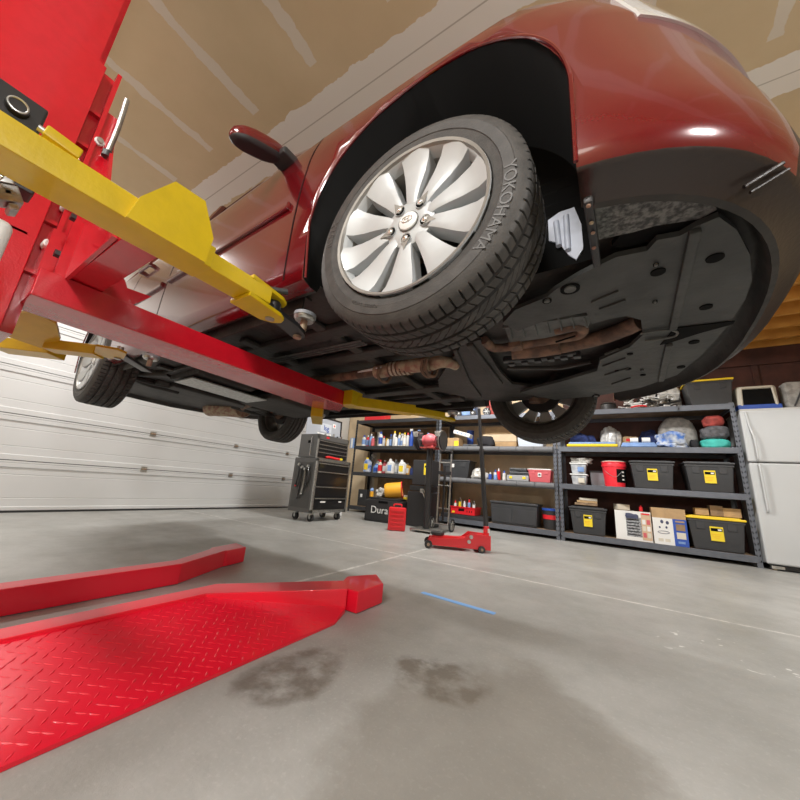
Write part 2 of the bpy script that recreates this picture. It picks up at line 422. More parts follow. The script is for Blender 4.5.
me2=bpy.data.meshes.new_from_object(body.evaluated_get(bpy.context.evaluated_depsgraph_get()))
body.modifiers.clear(); body.data=me2
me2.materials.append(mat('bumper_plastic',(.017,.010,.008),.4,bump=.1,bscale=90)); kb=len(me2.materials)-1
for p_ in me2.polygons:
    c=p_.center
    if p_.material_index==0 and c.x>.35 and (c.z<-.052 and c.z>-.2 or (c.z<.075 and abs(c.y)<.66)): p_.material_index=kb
for c in cuts: bpy.data.objects.remove(c)
try: me2.set_sharp_from_angle(angle=R(32))
except Exception: pass
body.parent=car
# arch lips
for nm,cx,s in (('f',0,-1),('f',0,1),('r',-2.713,-1),('r',-2.713,1)):
    lp=MB(); pts=[]
    r=.405 if nm=='f' else .40
    for i in range(29):
        a=PI*i/28; z=.14+r*math.sin(a); pts.append((cx+r*math.cos(a),s*(halfw(z)-.004),z))
    pts=[(cx+r,s*(halfw(-.05)-.006),-.05)]+pts+[(cx-r*.95,s*(halfw(-.05)-.006),-.06)]
    lp.tube(pts,.0045,paint,n=8); lp.build('wheel_arch_lip',car)
# greenhouse
gh=MB(); q=bmesh.new(); RR=[]
for z,W,xf,xr in ((.715,.80,-.45,-3.25),(.95,.72,-.82,-2.98),(1.13,.64,-1.12,-2.72)):
    RR.append([q.verts.new(p) for p in contour2(z,W,xf,xr,0,6)])
for a,b in zip(RR,RR[1:]):
    for i in range(len(a)): q.faces.new([a[i],a[(i+1)%len(a)],b[(i+1)%len(a)],b[i]])
q.faces.new(RR[-1]); gh._add(q,glass,None,True); gh.build('window_glass',car)
rf=MB(); q=bmesh.new(); RR=[]
for z,W,xf,xr in ((1.125,.648,-1.10,-2.74),(1.16,.62,-1.18,-2.66),(1.185,.5,-1.35,-2.5)):
    RR.append([q.verts.new(p) for p in contour2(z,W,xf,xr,0,4)])
for a,b in zip(RR,RR[1:]):
    for i in range(len(a)): q.faces.new([a[i],a[(i+1)%len(a)],b[(i+1)%len(a)],b[i]])
q.faces.new(RR[-1]); q.faces.new(RR[0][::-1]); rf._add(q,paint,None,True); rf.build('roof',car)
for s in (-1,1):
    for (xa,xb) in ((-.62,-1.18),(-1.72,-1.85),(-3.1,-2.6)): pl=MB(); pl.cyl((xa,s*.79,.715),(xb,s*.645,1.13),.03,paint,n=8); pl.build('roof_pillar',car)
# door seams, handles, mouldings, mirrors
for s in (-1,1):
    for x0,x1 in ((-.495,-.50),(-1.62,-1.60),(-2.33,-2.20)):
        sm=MB(); q=bmesh.new(); A=[]
        for k in range(25):
            t=k/24; z=-.04+.72*t; x=x0+(x1-x0)*t; w=halfw(z)+.0012
            A.append((q.verts.new((x-.0035,s*w,z)),q.verts.new((x+.0035,s*w,z))))
        for a,b in zip(A,A[1:]): q.faces.new([a[0],a[1],b[1],b[0]])
        sm._add(q,dark); sm.build('door_seam',car)
    for x0,x1 in ((-.54,-1.58),(-1.66,-2.24)):
        mo=MB(); mo.b2((x1,s*(halfw(.29)-.004),.275),(x0,s*(halfw(.29)+.014),.308),paint,.006); mo.build('side_moulding',car)
        hd=MB(); xx=x1+.14; hd.b2((xx-.09,s*(halfw(.55)+.02),.535),(xx+.09,s*(halfw(.55)+.035),.56),paint,.006); hd.b2((xx-.09,s*(halfw(.55)-.005),.535),(xx-.07,s*(halfw(.55)+.03),.56),paint,.004); hd.b2((xx+.07,s*(halfw(.55)-.005),.535),(xx+.09,s*(halfw(.55)+.03),.56),paint,.004); hd.build('door_handle',car)
    mi=MB(); mi.blob((-.72,s*.985,.645),(.045,.112,.047),paint,3,.03,3)
    k_=mi.mi(blackp)
    for v in mi.bm.verts: v.co.z-=.45*(abs(v.co.y)-.93)
    for f in mi.bm.faces:
        c=f.calc_center_median()
        if c.z<.622-.45*(abs(c.y)-.93): f.material_index=k_
    mr=mi.build('mirror',car)
    u=MB(); u.box((-.70,s*.875,.635),(.10,.09,.04),blackp,.015); u.build('mirror_base',mr)
    si=MB(); zf=.035 if s>0 else 0; si.b2((-2.25,s*.80,-.118+zf),(-.48,s*.806,-.05+zf),under); si.b2((-2.25,s*.77,-.06),(-.48,s*.83,-.05),under); si.build('sill_flange',car)
# front end: grille, intake, headlamps, bumper crease
def nose(zlo,zhi,y0,y1,m,name,off=.004,thick=.02,n=3.):
    q=bmesh.new(); A=[]
    K=24; J=5
    def lv(z):
        L=levels[6:]
        for a,b in zip(L,L[1:]):
            if a[0]<=z<=b[0]:
                t=(z-a[0])/(b[0]-a[0]); return a[1]+(b[1]-a[1])*t,a[2]+(b[2]-a[2])*t
        return L[0][1],L[0][2]
    for k in range(K+1):
        y=y0+(y1-y0)*k/K; row=[]
        for j in range(J+1):
            z=zlo+(zhi-zlo)*j/J; W,xf=lv(z); x0=min(.2,xf-.45); yy=min(abs(y),W*.999); n=nfz(z)
            if y>0: n=min(n,2.5)
            x=x0+(xf-x0)*(1-(yy/W)**n)**(1/n); row.append((q.verts.new((x+off,y*1.002,z)),q.verts.new((x-thick,y*.995,z))))
        A.append(row)
    for a,b in zip(A,A[1:]):
        for j in range(J):
            q.faces.new([a[j][0],a[j+1][0],b[j+1][0],b[j][0]])
        q.faces.new([a[0][0],b[0][0],b[0][1],a[0][1]]); q.faces.new([a[J][0],b[J][0],b[J][1],a[J][1]])
    for r_ in (A[0],A[-1]):
        for j in range(J): q.faces.new([r_[j][0],r_[j+1][0],r_[j+1][1],r_[j][1]])
    mb=MB(); mb._add(q,m,None,True); return mb.build(name,car)
nose(.10,.27,-.52,.52,dark,'lower_intake'); nose(.36,.49,-.42,.42,dark,'grille')
for s in (-1,1):
    nose(.385,.50,s*.80,s*.50,lens,'headlight',off=.005)
cr_=MB()   # crease across the bumper's underside
a=cp(744,187,2,-.098); b=cp(783,163,2,-.062); bpm=mat('bumper_plastic',(.017,.010,.008),.4); cr_.cyl(a,b,.004,bpm,n=8)
cr_.cyl(a+Vector((.012,.02,0)),b+Vector((.012,.02,0)),.003,bpm,n=8); cr_.build('bumper_crease',car)
# ---- splash shields
tp=[(719,217),(737,230),(750,255),(752,280),(745,300),(727,327),(702,355),(677,375),(640,388),(597,396),(555,400),(520,393),(535,388),(560,382),(597,371),(600,360),(630,347),(643,335),(641,320),(626,316),(610,319),(592,324),(586,312),(545,321),(518,331),(503,323),(515,310),(547,297),(555,290),(580,275),(616,257),(647,251),(657,240),(680,236),(697,226)]
ZT=-.098
t=MB(); t.prism(cxy(tp,ZT),2,ZT,ZT+.014,tray)
def flat(pts,z): return [cp(x,y,2,z) for x,y in pts]
def rail(mb,pts,z,w,h,m):
    P=flat(pts,z)
    for a,b in zip(P,P[1:]):
        d=(b-a); L=d.length; mb.box((a+b)/2,(L+w*.5,w,h),m,min(w,h)*.3,rot=math.atan2(d.y,d.x))
rail(t,[(695,232),(685,275),(676,315),(673,328)],ZT-.005,.022,.016,tray); rail(t,[(669,345),(664,365),(661,380)],ZT-.005,.022,.016,tray)
rail(t,[(556,342+0),(575,336)],ZT-.003,.006,.006,dark)
for p in ([(600,309),(625,300)],[(592,302),(618,291)],[(605,354),(618,349)],[(603,366),(625,358)],[(605,375),(628,368)],[(612,384),(630,378)]): rail(t,p,ZT-.002,.006,.008,tray)
def disc(mb,px,py,rx,m,z=ZT,th=.002,sy_=1.):
    c=cp(px,py,2,z); mb.lathe([(0,-th),(rx,-th),(rx,th),(0,th)],m,Matrix.Translation(c)@Matrix.Diagonal((1,sy_,1,1)),20)
for p in [(715,258,.017),(658,272,.016),(706,307,.015),(694,342,.015),(681,367,.014),(722,188,.0),(611,268,.0),(630,354,.010),(628,369,.012),(643,375,.010),(617,371,.009)]:
    if p[2]: disc(t,p[0],p[1],p[2],dark,ZT-.0015)
undertray=t.build('undertray',car)
for p in [(570,289,.017),(547,301,.009),(656,265,.004),(655,302,.004),(642,370,.004),(596,396,.012)]:
    sc1=MB(); disc(sc1,p[0],p[1],p[2]*1.5,dark,ZT-.002); disc(sc1,p[0],p[1],p[2]*.9,oilpan,ZT-.006,.003); sc1.build('fixing_screw',undertray)
gp=MB(); gp.prism(cxy([(675,328),(700,325),(735,321),(733,324),(700,333),(672,342),(660,345)],ZT-.003),2,ZT-.004,ZT-.001,dark); gp.tube([cp(640,334,2,ZT-.006),cp(665,330,2,ZT-.006),cp(677,332,2,ZT-.006),cp(672,337,2,ZT-.006),cp(645,341,2,ZT-.006)],.004,oilpan,8); gp.build('tow_hook_slot',undertray)
sg=MB(); sg.prism(cxy([(590,200),(640,188),(690,186),(712,198),(717,210),(700,219),(655,226),(634,232),(598,240)],-.08),2,-.08,-.07,speck); sg.build('splash_guard',car)
dk=MB(); dk.prism(cxy([(646,227),(700,219),(718,212),(716,217),(700,227),(655,240),(625,248),(612,246),(620,236)],-.075),2,-.074,-.060,dark); dk.build('splash_guard_gap',car)
# wheel liner edge with screws, pale inner wing
ln=MB(); P=flat([(586,182),(592,215),(595,240),(597,262)],-.10)
rail(ln,[(588,200),(591,220),(594,240),(597,264)],-.098,.018,.02,blackp); ln.build('wheel_liner',car)
for x,y in ((588.5,206),(591.5,223),(593,233),(594,248)):
    s1=MB(); c=cp(x,y,2,-.112); s1.sph(c,(.005,.005,.003),rust2,8); s1.build('liner_screw',car)
iw=MB(); pts=[(549,224),(560,216),(575,211),(582,228),(584,252),(577,263),(569,258),(561,247),(550,244)]
iw.prism([(p.x,p.z) for p in [cp(x,y,1,-.55) for x,y in pts]],1,-.566,-.558,primer); 
for a_,b_ in (((566,216),(568,250)),((556,222),(559,246))): A_=cp(*a_,1,-.568);B_=cp(*b_,1,-.568); iw.cyl(A_,B_,.008,primer)
iw.build('inner_wing',car)
# ---- engine underside
ob=MB(); pts=cxy([(503,318),(545,308),(588,307),(590,318),(587,324),(545,334),(510,339)],-.05); ob.prism(pts,2,-.068,-.02,oilpan)
for k in range(7):
    x=508+k*12.5; rail(ob,[(x,320-k*.9),(x+4,338-k*2.0)],-.07,.006,.014,oilpan)
rail(ob,[(503,327),(588,314)],-.072,.006,.014,oilpan); ob.build('oil_pan',car)
mfd=MB()
mfd.tube(flat([(484,340),(495,348),(520,345),(550,340),(575,336),(583,331),(577,326),(555,330)],-.062),.019,rust,12)
mfd.tube(flat([(545,350),(575,344),(600,338),(622,330),(640,322)],-.055),.028,rust,14)
mfd.tube(flat([(512,352),(535,350),(560,346)],-.065),.034,rust,14)
mfd.box(cp(516,346,2,-.075),(.05,.05,.03),rust,.005)
mfd.build('exhaust_manifold',car)
ds=MB()
rail(ds,[(505,360),(540,358),(575,352)],-.06,.035,.03,blackm)
for k in range(6): ds.box(cp(512+k*13,363-k*1.6,2,-.07),(.03,.03,.028),blackm,.005)
rail(ds,[(508,368),(560,368),(590,362)],-.055,.02,.02,under); ds.build('gearbox_bracket',car)
sf=MB()   # front subframe and control arms
sf.prism(cxy([(462,345),(480,340),(500,372),(512,384),(540,388),(530,400),(500,402),(470,398),(440,392),(438,380)],-.075),2,-.075,-.06,under)
rail(sf,[(470,345),(486,365),(500,383)],-.08,.03,.02,under); rail(sf,[(455,350),(468,380),(480,396)],-.08,.02,.015,under)
sf.build('front_subframe',car)
for s in (-1,1):
    ca=MB(); ca.tube([(-.30,s*.36,-.02),(-.12,s*.52,-.03),(-.02,s*.62,-.06)],.028,under,10); ca.tube([(.18,s*.36,-.02),(.08,s*.52,-.03),(-.01,s*.62,-.06)],.024,under,10)
    ca.cyl((-.01,s*.62,-.10),(-.01,s*.62,0),.03,rust); ca.build('control_arm',car)
    kn=MB(); kn.cyl((0,s*.60,0),(0,s*.70,0),.055,rust); kn.cyl((-.01,s*.62,-.07),(.02,s*.60,.18),.03,under); kn.cyl((.02,s*.60,.15),(.02,s*.55,.42),.032,under)
    kn.cyl((0,s*.45,.0),(0,s*.6,0),.022,under); kn.build('steering_knuckle',car)
# ---- exhaust, shields, fuel tank, rear axle
ex=MB(); ex.tube(flat([(640,322),(600,338)],-.04),.026,rust,12); ex.build('front_pipe',car)
cat=MB()
P=flat([(376,372),(384,371),(392,369),(420,365),(430,364)],-.09); cat.tube(P,.036,rust2,16)
P=flat([(391,369),(401,368),(411,367)],-.09); cat.tube(P,.0385,mat('braid',(.46,.42,.33),.6,.4,var=.3,scale=60),16)
for k in range(6):
    c=P[0].lerp(P[-1],k/5); d=(P[-1]-P[0]).normalized(); cat.cyl(c-d*.004,c+d*.004,.0405,rust,n=18)
for px_,py_ in ((384,371),(427,364.5),(431,364)):
    c=cp(px_,py_,2,-.09); cat.tube([c+Vector((.01,-.058,.0)),c+Vector((0,-.045,-.045)),c+Vector((0,0,-.060)),c+Vector((0,.045,-.045)),c+Vector((.01,.058,0))],.008,rust,8)
P=flat([(432,364),(440,362),(450,363),(456,366)],-.085); cat.tube(P,lambda t:.034-.012*t,rust2,14)
cat.build('catalytic_converter',car)
ex=MB(); P0=cp(376,372,2,-.088)
ex.tube([P0,P0.lerp(cp(333,378,2,-.085),.5),cp(333,378,2,-.085)],.025,rust,12)
P0=cp(333,378,2,-.085)
ex.tube([P0,P0+Vector((-.5,0,.01)),Vector((-1.55,.05,-.07)),Vector((-2.1,.12,-.08)),Vector((-2.55,.25,-.06)),Vector((-2.9,.4,-.04))],.024,rust,12)
ex.build('exhaust_pipe',car)
mf=MB(); mf.tube([(-3.35,.30,-.03),(-3.3,.30,-.03),(-3.25,.30,-.03),(-2.95,.42,-.03),(-2.9,.42,-.03)],.085,rust2,18); mf.build('muffler',car)
hs=MB(); hs.prism(cxy([(350,375),(362,371),(390,366),(402,364),(402,366),(385,368),(364,372)],-.085),2,-.088,-.080,white); hs.build('heat_shield',car)
fl_=MB()
for s,yy in ((-1,-.55),(1,.55),(-1,-.30),(1,.30)):
    fl_.box((-1.4,yy,-.055),(1.9,.085,.03),under,.01)
for x in (-.62,-1.1,-1.75,-2.1): fl_.box((x,0,-.055),(.06,1.35,.022),under,.008)
fl_.build('floor_ribs',car)
for k in range(3):
    ln=MB(); ln.tube([(-.5,-.42-.02*k,-.075),(-1.0,-.43-.02*k,-.075),(-1.4,-.46-.02*k,-.08),(-1.9,-.44-.02*k,-.075),(-2.3,-.40-.02*k,-.07)],.005,oilpan,6); ln.build('brake_line',car)
ft=MB(); ft.box((-2.02,.30,-.075),(.5,.62,.09),under,.035); ft.box((-2.02,-.34,-.07),(.45,.42,.07),under,.03); ft.build('fuel_tank',car)
ra=MB(); ra.tube([(-2.62,-.50,-.04),(-2.64,-.2,-.02),(-2.64,.2,-.02),(-2.62,.50,-.04)],.035,under,12)
ra.box((-2.60,0,-.05),(.16,.8,.05),under,.015)
ra.build('rear_subframe',car)
for s in (-1,1):
    la=MB(); la.tube([(-2.2,s*.56,-.06),(-2.45,s*.62,-.05),(-2.713,s*.66,-.02)],.026,under,10); la.tube([(-2.60,s*.28,-.05),(-2.66,s*.5,-.06),(-2.713,s*.66,-.04)],.022,under,10)
    la.tube([(-2.82,s*.25,-.05),(-2.78,s*.5,-.06),(-2.74,s*.66,-.04)],.020,under,10); la.cyl((-2.713,s*.6,0),(-2.713,s*.70,0),.05,rust)
    la.cyl((-2.68,s*.52,-.05),(-2.68,s*.50,.3),.05,under); la.cyl((-2.80,s*.60,-.03),(-2.80,s*.57,.3),.022,blackm); la.build('rear_suspension_arm',car)
rp=MB(); rp.prism([(-2.12,-.55),(-1.85,-.55),(-1.85,.0),(-2.12,.0)],2,-.128,-.12,steel); rp.build('aluminium_heat_plate',car)
# ================================================================= WHEELS
def tyre_mesh(name):
    Rr=.321; pitches=74; per=9; n=pitches*per
    prof=[(.226,-.092),(.236,-.104),(.252,-.108),(.258,-.1095),(.260,-.1115),(.285,-.1115),(.287,-.1095),(.300,-.106),(.309,-.100),(.3135,-.0965),
          (.3165,-.092),(.3185,-.080),(.3192,-.066),(.3192,-.0655),(.3192,-.0555),(.320,-.055),(.3208,-.045),(.3208,-.030),(.3208,-.0295),(.3208,-.0185),(.3208,-.018),(.321,-.01)]
    gr={13:'g',14:'g',18:'g',19:'g'}
    full=prof+[(.321,0)]+[(r,-y) for r,y in prof[::-1]]
    q=bmesh.new(); rows=[]
    L=len(full)
    for i,(r,y) in enumerate(full):
        row=[]; k=i if i<len(prof) else (L-1-i)
        groove=(i<len(prof) and k in gr) or (i>len(prof) and k in gr)
        shear=0
        if abs(y)<.058: shear=(y/.05)*.9*(2*PI/pitches) if abs(y)>.025 else (-y/.02)*.8*(2*PI/pitches)
        for a in range(n):
            th=2*PI*a/n+shear; ph=a%per; rr_=r
            if groove: rr_=r-.012
            elif r>.3133 and ph==0:
                if abs(y)>.0655 and abs(y)<=.097: rr_=r-.008*(1 if abs(y)<.094 else .5)
                elif abs(y)>.0 : rr_=r-.0045
            row.append(q.verts.new((rr_*math.cos(th),y,rr_*math.sin(th))))
        rows.append(row)
    for a,b in zip(rows,rows[1:]):
        for j in range(n): q.faces.new([a[j],a[(j+1)%n],b[(j+1)%n],b[j]])
    # inside of the casing
    inn=[[q.verts.new((r*math.cos(2*PI*j/n),y,r*math.sin(2*PI*j/n))) for j in range(n)] for r,y in ((.218,.088),(.218,-.088))]
    seq=[rows[-1],inn[0],inn[1],rows[0]]
    for a,b in zip(seq,seq[1:]):
        for j in range(n): q.faces.new([a[j],a[(j+1)%n],b[(j+1)%n],b[j]])
    for f in q.faces: f.smooth=True
    bmesh.ops.recalc_face_normals(q,faces=q.faces)
    me=bpy.data.meshes.new(name); q.to_mesh(me); q.free(); me.materials.append(rubber)
    me.set_sharp_from_angle(angle=R(28)); return me
tyre_me=tyre_mesh('tyre')
RX=Matrix.Rotation(PI/2,4,'X')   # z axis -> -y
def wheel_protos():
    w=MB()
    # rim flange and barrel; outer face towards -y   (lathe z -> -y)
    w.lathe([(.216,.072),(.222,.086),(.2295,.088),(.2295,.083),(.224,.078),(.219,.06),(.205,.03),(.203,-.05),(.216,-.08),(.229,-.092),(.229,-.086),(.212,-.076),(.199,-.05),(.201,.03),(.213,.062),(.216,.072)],alloyd,RX,64)
    w.lathe([(.2135,.066),(.218,.0775),(.2295,.0875),(.2305,.083),(.218,.070),(.212,.052),(.2085,.05),(.2135,.066)],alloy,RX,64)
    # hub plate
    w.lathe([(0,.062),(.034,.062),(.052,.064),(.074,.058),(.080,.040),(.078,.02),(0,.02)],alloy,RX,40)
    for k in range(10):
        a=2*PI*k/10+R(-20)
        q=bmesh.new()
        # spoke section along the radius: narrow at the hub, broad at the rim, one crisp ridge
        st=[(.050,.0135,.060),(.08,.0175,.066),(.115,.0235,.0665),(.15,.031,.066),(.19,.040,.070),(.2225,.047,.0835)]
        rows=[]
        for r,hw,z in st:
            tw=.004
            rows.append([q.verts.new(p) for p in ((r,-hw-.004,z-.036),(r,-hw,z-.003),(r,-hw*.35,z+.0015),(r,hw,z-.003),(r,hw+.004,z-.036))])
        for A,B in zip(rows,rows[1:]):
            for j in range(5): q.faces.new([A[j],A[(j+1)%5],B[(j+1)%5],B[j]])
        q.faces.new(rows[0]); q.faces.new(rows[-1][::-1])
        w._add(q,alloy,RX@Matrix.Rotation(a,4,'Z'),False)
    for k in range(5):
        a=2*PI*k/5+R(-20)
        c=Vector((math.cos(a)*.056,math.sin(a)*.056,0))
        w.lathe([(.0145,.0655),(.0165,.067),(.0165,.06),(.0135,.058)],alloy,RX@Matrix.Translation(c),18)
        w.lathe([(0,.0662),(.0140,.0662)],dark,RX@Matrix.Translation(c),18)
        # teardrop pocket
        q=bmesh.new(); d=c.normalized(); t_=Vector((-d.y,d.x,0))
        v=[q.verts.new(c+t_*.0145+Vector((0,0,.0668))),q.verts.new(c-t_*.0145+Vector((0,0,.0668))),q.verts.new(c+d*.036+Vector((0,0,.0682)))]
        q.faces.new(v); w._add(q,alloyd,RX)
    w.bm.transform(Matrix.Diagonal((1.01,1,1.01,1)))
    for v in w.bm.verts:
        if v.co.y<-.0: v.co.y-=.026*min(1,-v.co.y/.05)
    rim=w.build('wheel',car,auto=True)
    ty=bpy.data.objects.new('tyre',tyre_me); col.objects.link(ty); ty.parent=rim
    cc=MB(); cc.lathe([(0,.0725),(.020,.0715),(.0275,.068),(.029,.062),(.029,.055)],white,RX,36); cc.lathe([(.029,.06),(.0305,.066),(.0315,.06)],alloyd,RX,36)
    cc.bm.transform(Matrix.Translation((0,-.026,0))); cap=cc.build('centre_cap',rim)
    # slanted letter in an oval
    lg=MB(); pts=[(.0165*math.cos(2*PI*i/24),-.0765,.0095*math.sin(2*PI*i/24)) for i in range(25)]; lg.tube([(p[0],-.0728,p[2]) for p in pts],.0012,chrome,6)
    for a_,b_ in (((-.008,-.0075),(-.0035,.0085)),((.0035,-.0085),(.008,.0075)),((-.0055,-.001),(.0055,.001))): lg.cyl((a_[0],-.0728,a_[1]),(b_[0],-.0728,b_[1]),.0013,chrome,n=6)
    lg.bm.transform(Matrix.Translation((0,-.026,0))); lg.build('badge',cap)
    for k in range(5):
        a=2*PI*k/5+R(-20); nb=MB(); c=Vector((math.cos(a)*.056,0,math.sin(a)*.056))
        nb.cyl(c+Vector((0,-.06,0)),c+Vector((0,-.069,0)),.0095,steel,n=6); nb.sph(c+Vector((0,-.0695,0)),(.006,.0025,.006),chrome,10); nb.bm.transform(Matrix.Translation((0,-.026,0))@Matrix.Diagonal((1.01,1,1.01,1))); nb.build('lug_nut',rim)
    bd=MB(); bd.lathe([(.02,.0),(.125,.0),(.125,-.022),(.02,-.022)],blackm,RX,40); bd.lathe([(.0,.01),(.07,.01),(.075,-.05),(0,-.05)],rust,RX,24); bd.build('brake_disc',rim)
    bc=MB(); bc.box((-.12,.0,.07),(.08,.09,.14),blackm,.015,rot=Matrix.Rotation(-.5,4,'Y')); bc.build('brake_caliper',rim)
    return rim
w0=wheel_protos()
placed=[]
for i,(x,y,flip) in enumerate(((0,-.78,0),(0,.78,1),(-2.713,-.78,0),(-2.713,.78,1))):
    w=w0 if i==0 else copy_tree(w0)
    w.parent=car; w.location=(x,y,0); w.rotation_euler=(0,(0,.7,.35,1.1)[i],(PI if flip else 0)+(.029 if x==0 else 0))
    placed.append(w)
# sidewall lettering on the near wheels (radius/angle measured in the wheel's own plane)
def letters(s,ang0,ang1,rad,size,par,ysz=1.):
    # ang: degrees, seen from outside, clockwise negative; letter tops point outwards
    cu_len=None
    def warp(co):
        t=co.x; a=R((ang0+ang1)/2)-t/rad*1.0
        r=rad+co.y; return Vector((r*math.cos(a),-.1118-co.z*.6,r*math.sin(a)))
    o=text(s,size,mat('raised_lettering',(.060,.057,.054),.5),None,par,'sidewall_lettering',.0016,warp); return o
tyres=[[c for c in w.children if c.name.startswith('tyre')][0] for w in placed]
def ang(px,py):
    p=cp(px,py,1,-.89); return math.degrees(math.atan2(p.z,p.x))
a0,a1=ang(507,165),ang(478,244)
letters('YOKOHAMA',a0,a1,.2745,.040,tyres[0])
a0,a1=ang(328,250),ang(331,226)
if a0<0: a0+=360
if a1<0: a1+=360
letters('iG51X',a0,a1,.2745,.036,tyres[0])
letters('TUBELESS  RADIAL',-112,-112,.262,.012,tyres[0])
for ch in ('YOKOHAMA',): letters(ch,180,180,.2745,.036,tyres[2])
# ================================================================= LIFT
lift=empty('single_post_lift',(-1.62,.02,0),'red single post car lift with yellow swing arms, carrying the dark red car','lift')
LI=Matrix.Translation((1.62,-.02,0))
class LB(MB):
    def build(s,name,parent=None,auto=True):
        s.bm.transform(LI) ; return MB.build(s,name,parent,auto)
platered=mat('plate_red',(.80,.006,.03),.34,0,.4)
# base legs (floor tubes that splay outwards)
def legpoly(pts,w):   # centreline -> polygon
    Lf=[];Rt=[]
    for i,p in enumerate(pts):
        a=Vector(pts[max(i-1,0)]);b=Vector(pts[min(i+1,len(pts)-1)]); d=(b-a).normalized(); n_=Vector((-d.y,d.x))
        k=w/2
        Lf.append(Vector(p)+n_*k); Rt.append(Vector(p)-n_*k)
    return [tuple(v) for v in Lf+Rt[::-1]]
lg=LB()
lg.prism([(-1.50,-.3),(-1.415,-.3),(-1.415,.30),(-1.405,.87),(-1.06,1.33),(-1.16,1.42),(-1.50,.965)],2,.002,.098,platered,bev=.004)
leg1=lg.build('base_leg',lift)
eb=LB(); 
q=[(-1.008,1.345),(-1.004,1.545),(-1.13,1.66),(-1.21,1.50),(-1.13,1.345)]
eb.prism(q,2,.002,.094,platered,bev=.008); eb.build('foot_block',leg1)
lg=LB()
lg.prism([(-2.04,-.3),(-1.93,-.3),(-1.93,.4),(-1.90,1.02),(-2.10,1.36),(-2.17,1.33),(-2.03,1.05),(-2.04,.4)][:0] or [(-2.03,-.3),(-1.935,-.3),(-1.915,1.02),(-2.09,1.37),(-2.19,1.34),(-2.01,1.03)],2,.002,.098,platered,bev=.004)
leg2=lg.build('base_leg',lift)
eb=LB(); eb.prism([(-2.08,1.37),(-2.12,1.53),(-2.28,1.56),(-2.22,1.34),(-2.15,1.30)],2,.002,.096,platered,bev=.008); eb.build('foot_block',leg2)
# tread plate ramp from the near leg down to the floor
def ztread(x): return .010+(.088-.010)*max(0,min(1,(-1.005-x)/.41))
tpm=LB(); q=bmesh.new()
poly=[(-1.005,-.3),(-1.005,1.20),(-1.06,1.33),(-1.412,.87),(-1.418,-.3)]
T=[q.verts.new((x,y,ztread(x))) for x,y in poly]; Bq=[q.verts.new((x,y,.001)) for x,y in poly]
q.faces.new(T); q.faces.new(Bq[::-1])
for i in range(5): q.faces.new([T[i],Bq[i],Bq[(i+1)%5],T[(i+1)%5]])
platered=mat('plate_red',(.80,.006,.03),.34,0,.4); tpm._add(q,platered)
plate=tpm.build('tread_plate',lift)
# raised tread lozenges as one pattern mesh
dp=LB(); q=bmesh.new(); sl=math.atan2(.078,.41)
i=0
yy=-.05
def inside(x,y): return x<-1.015 and x>-1.405 and y<.885+( -1.405-x)*-1*.0+( x+1.405)*1.28 and y<1.19
row=0
y=-.1
while y<1.3:
    x=-1.40+(0 if row%2 else .019)
    k=0
    while x<-1.01:
        if inside(x,y):
            a=PI/4 if (row+k)%2 else -PI/4
            if row%2: a=-a
            ca,sa=math.cos(a),math.sin(a); z=ztread(x)
            Lh,Wh,h=.0125,.0030,.0014
            V=[]
            for lx,ly,lz in ((-Lh,0,0),(0,-Wh,0),(Lh,0,0),(0,Wh,0),(-Lh*.5,0,h),(Lh*.5,0,h)):
                X_=lx*ca-ly*sa; Y_=lx*sa+ly*ca; V.append(q.verts.new((x+X_,y+Y_,ztread(x+X_)+lz+.0002)))
            for f in ((0,1,4),(1,5,4),(1,2,5),(2,3,5),(3,4,5),(3,0,4)): q.faces.new([V[j] for j in f])
        x+=.038; k+=1
    y+=.019; row+=1
dp._add(q,platered,None,True); o=dp.build('tread_pattern',plate)
# column: two facing channels, with rollers showing in the slot
cl=LB()
cl.b2((-1.80,-.24,.0),(-1.46,-.225,3.1),liftred)     # rear web
cl.b2((-1.80,-.24,.0),(-1.785,.115,3.1),liftred); cl.b2((-1.475,-.24,.0),(-1.46,.115,3.1),liftred)
cl.b2((-1.80,.10,.0),(-1.74,.115,3.1),liftred); cl.b2((-1.52,.10,.0),(-1.46,.115,3.1),liftred)
cl.b2((-1.455,-.02,1.215),(-1.44,.105,1.23),liftred,.004)
cl.b2((-1.95,-.3,.0),(-1.40,.16,.10),liftred,.004)
cl.build('column',lift)
cg=LB()   # carriage
cg.b2((-1.455,-.2,.9),(-1.44,.122,1.95),liftred,.003)
cg.b2((-1.50,.150,1.03),(-1.44,.162,1.95),liftred)
cg.b2((-1.44,.15,1.03),(-1.425,.162,1.95),liftred)
for z in (1.12,1.3,1.45,1.62,1.76): cg.b2((-1.475,.122,z-.006),(-1.45,.158,z+.006),liftred)
cg.b2((-1.80,.118,.92),(-1.47,.150,1.95),liftred)
cg.prism([(-1.43,1.03),(-1.43,1.78),(-1.42,1.66),(-1.26,1.40),(-1.0,1.115),(-1.35,1.10)],1,.194,.204,liftred); cg.b2((-1.44,.15,1.03),(-1.43,.204,1.78),liftred)
carr=cg.build('carriage',lift)
for px,py in ((38,148+0),(96,146),(65,210),(46,247)):
    p=at(px,py,0,-1.455); 
    if py==148: continue
    b_=LB(); b_.cyl((p.x,p.y,p.z),(p.x+.035,p.y,p.z),.0135,white,n=12); b_.cyl((p.x+.03,p.y,p.z),(p.x+.045,p.y,p.z),.009,steel,n=12); b_.build('roller_pin',carr)
for px,py in ((76,219),(60,255)):
    p=at(px,py,1,.158); b_=LB(); b_.cyl((p.x,p.y-.001,p.z),(p.x,p.y-.012,p.z),.012,blackm,n=6); b_.build('plate_bolt',carr)
p=at(107,156,0,-1.44)
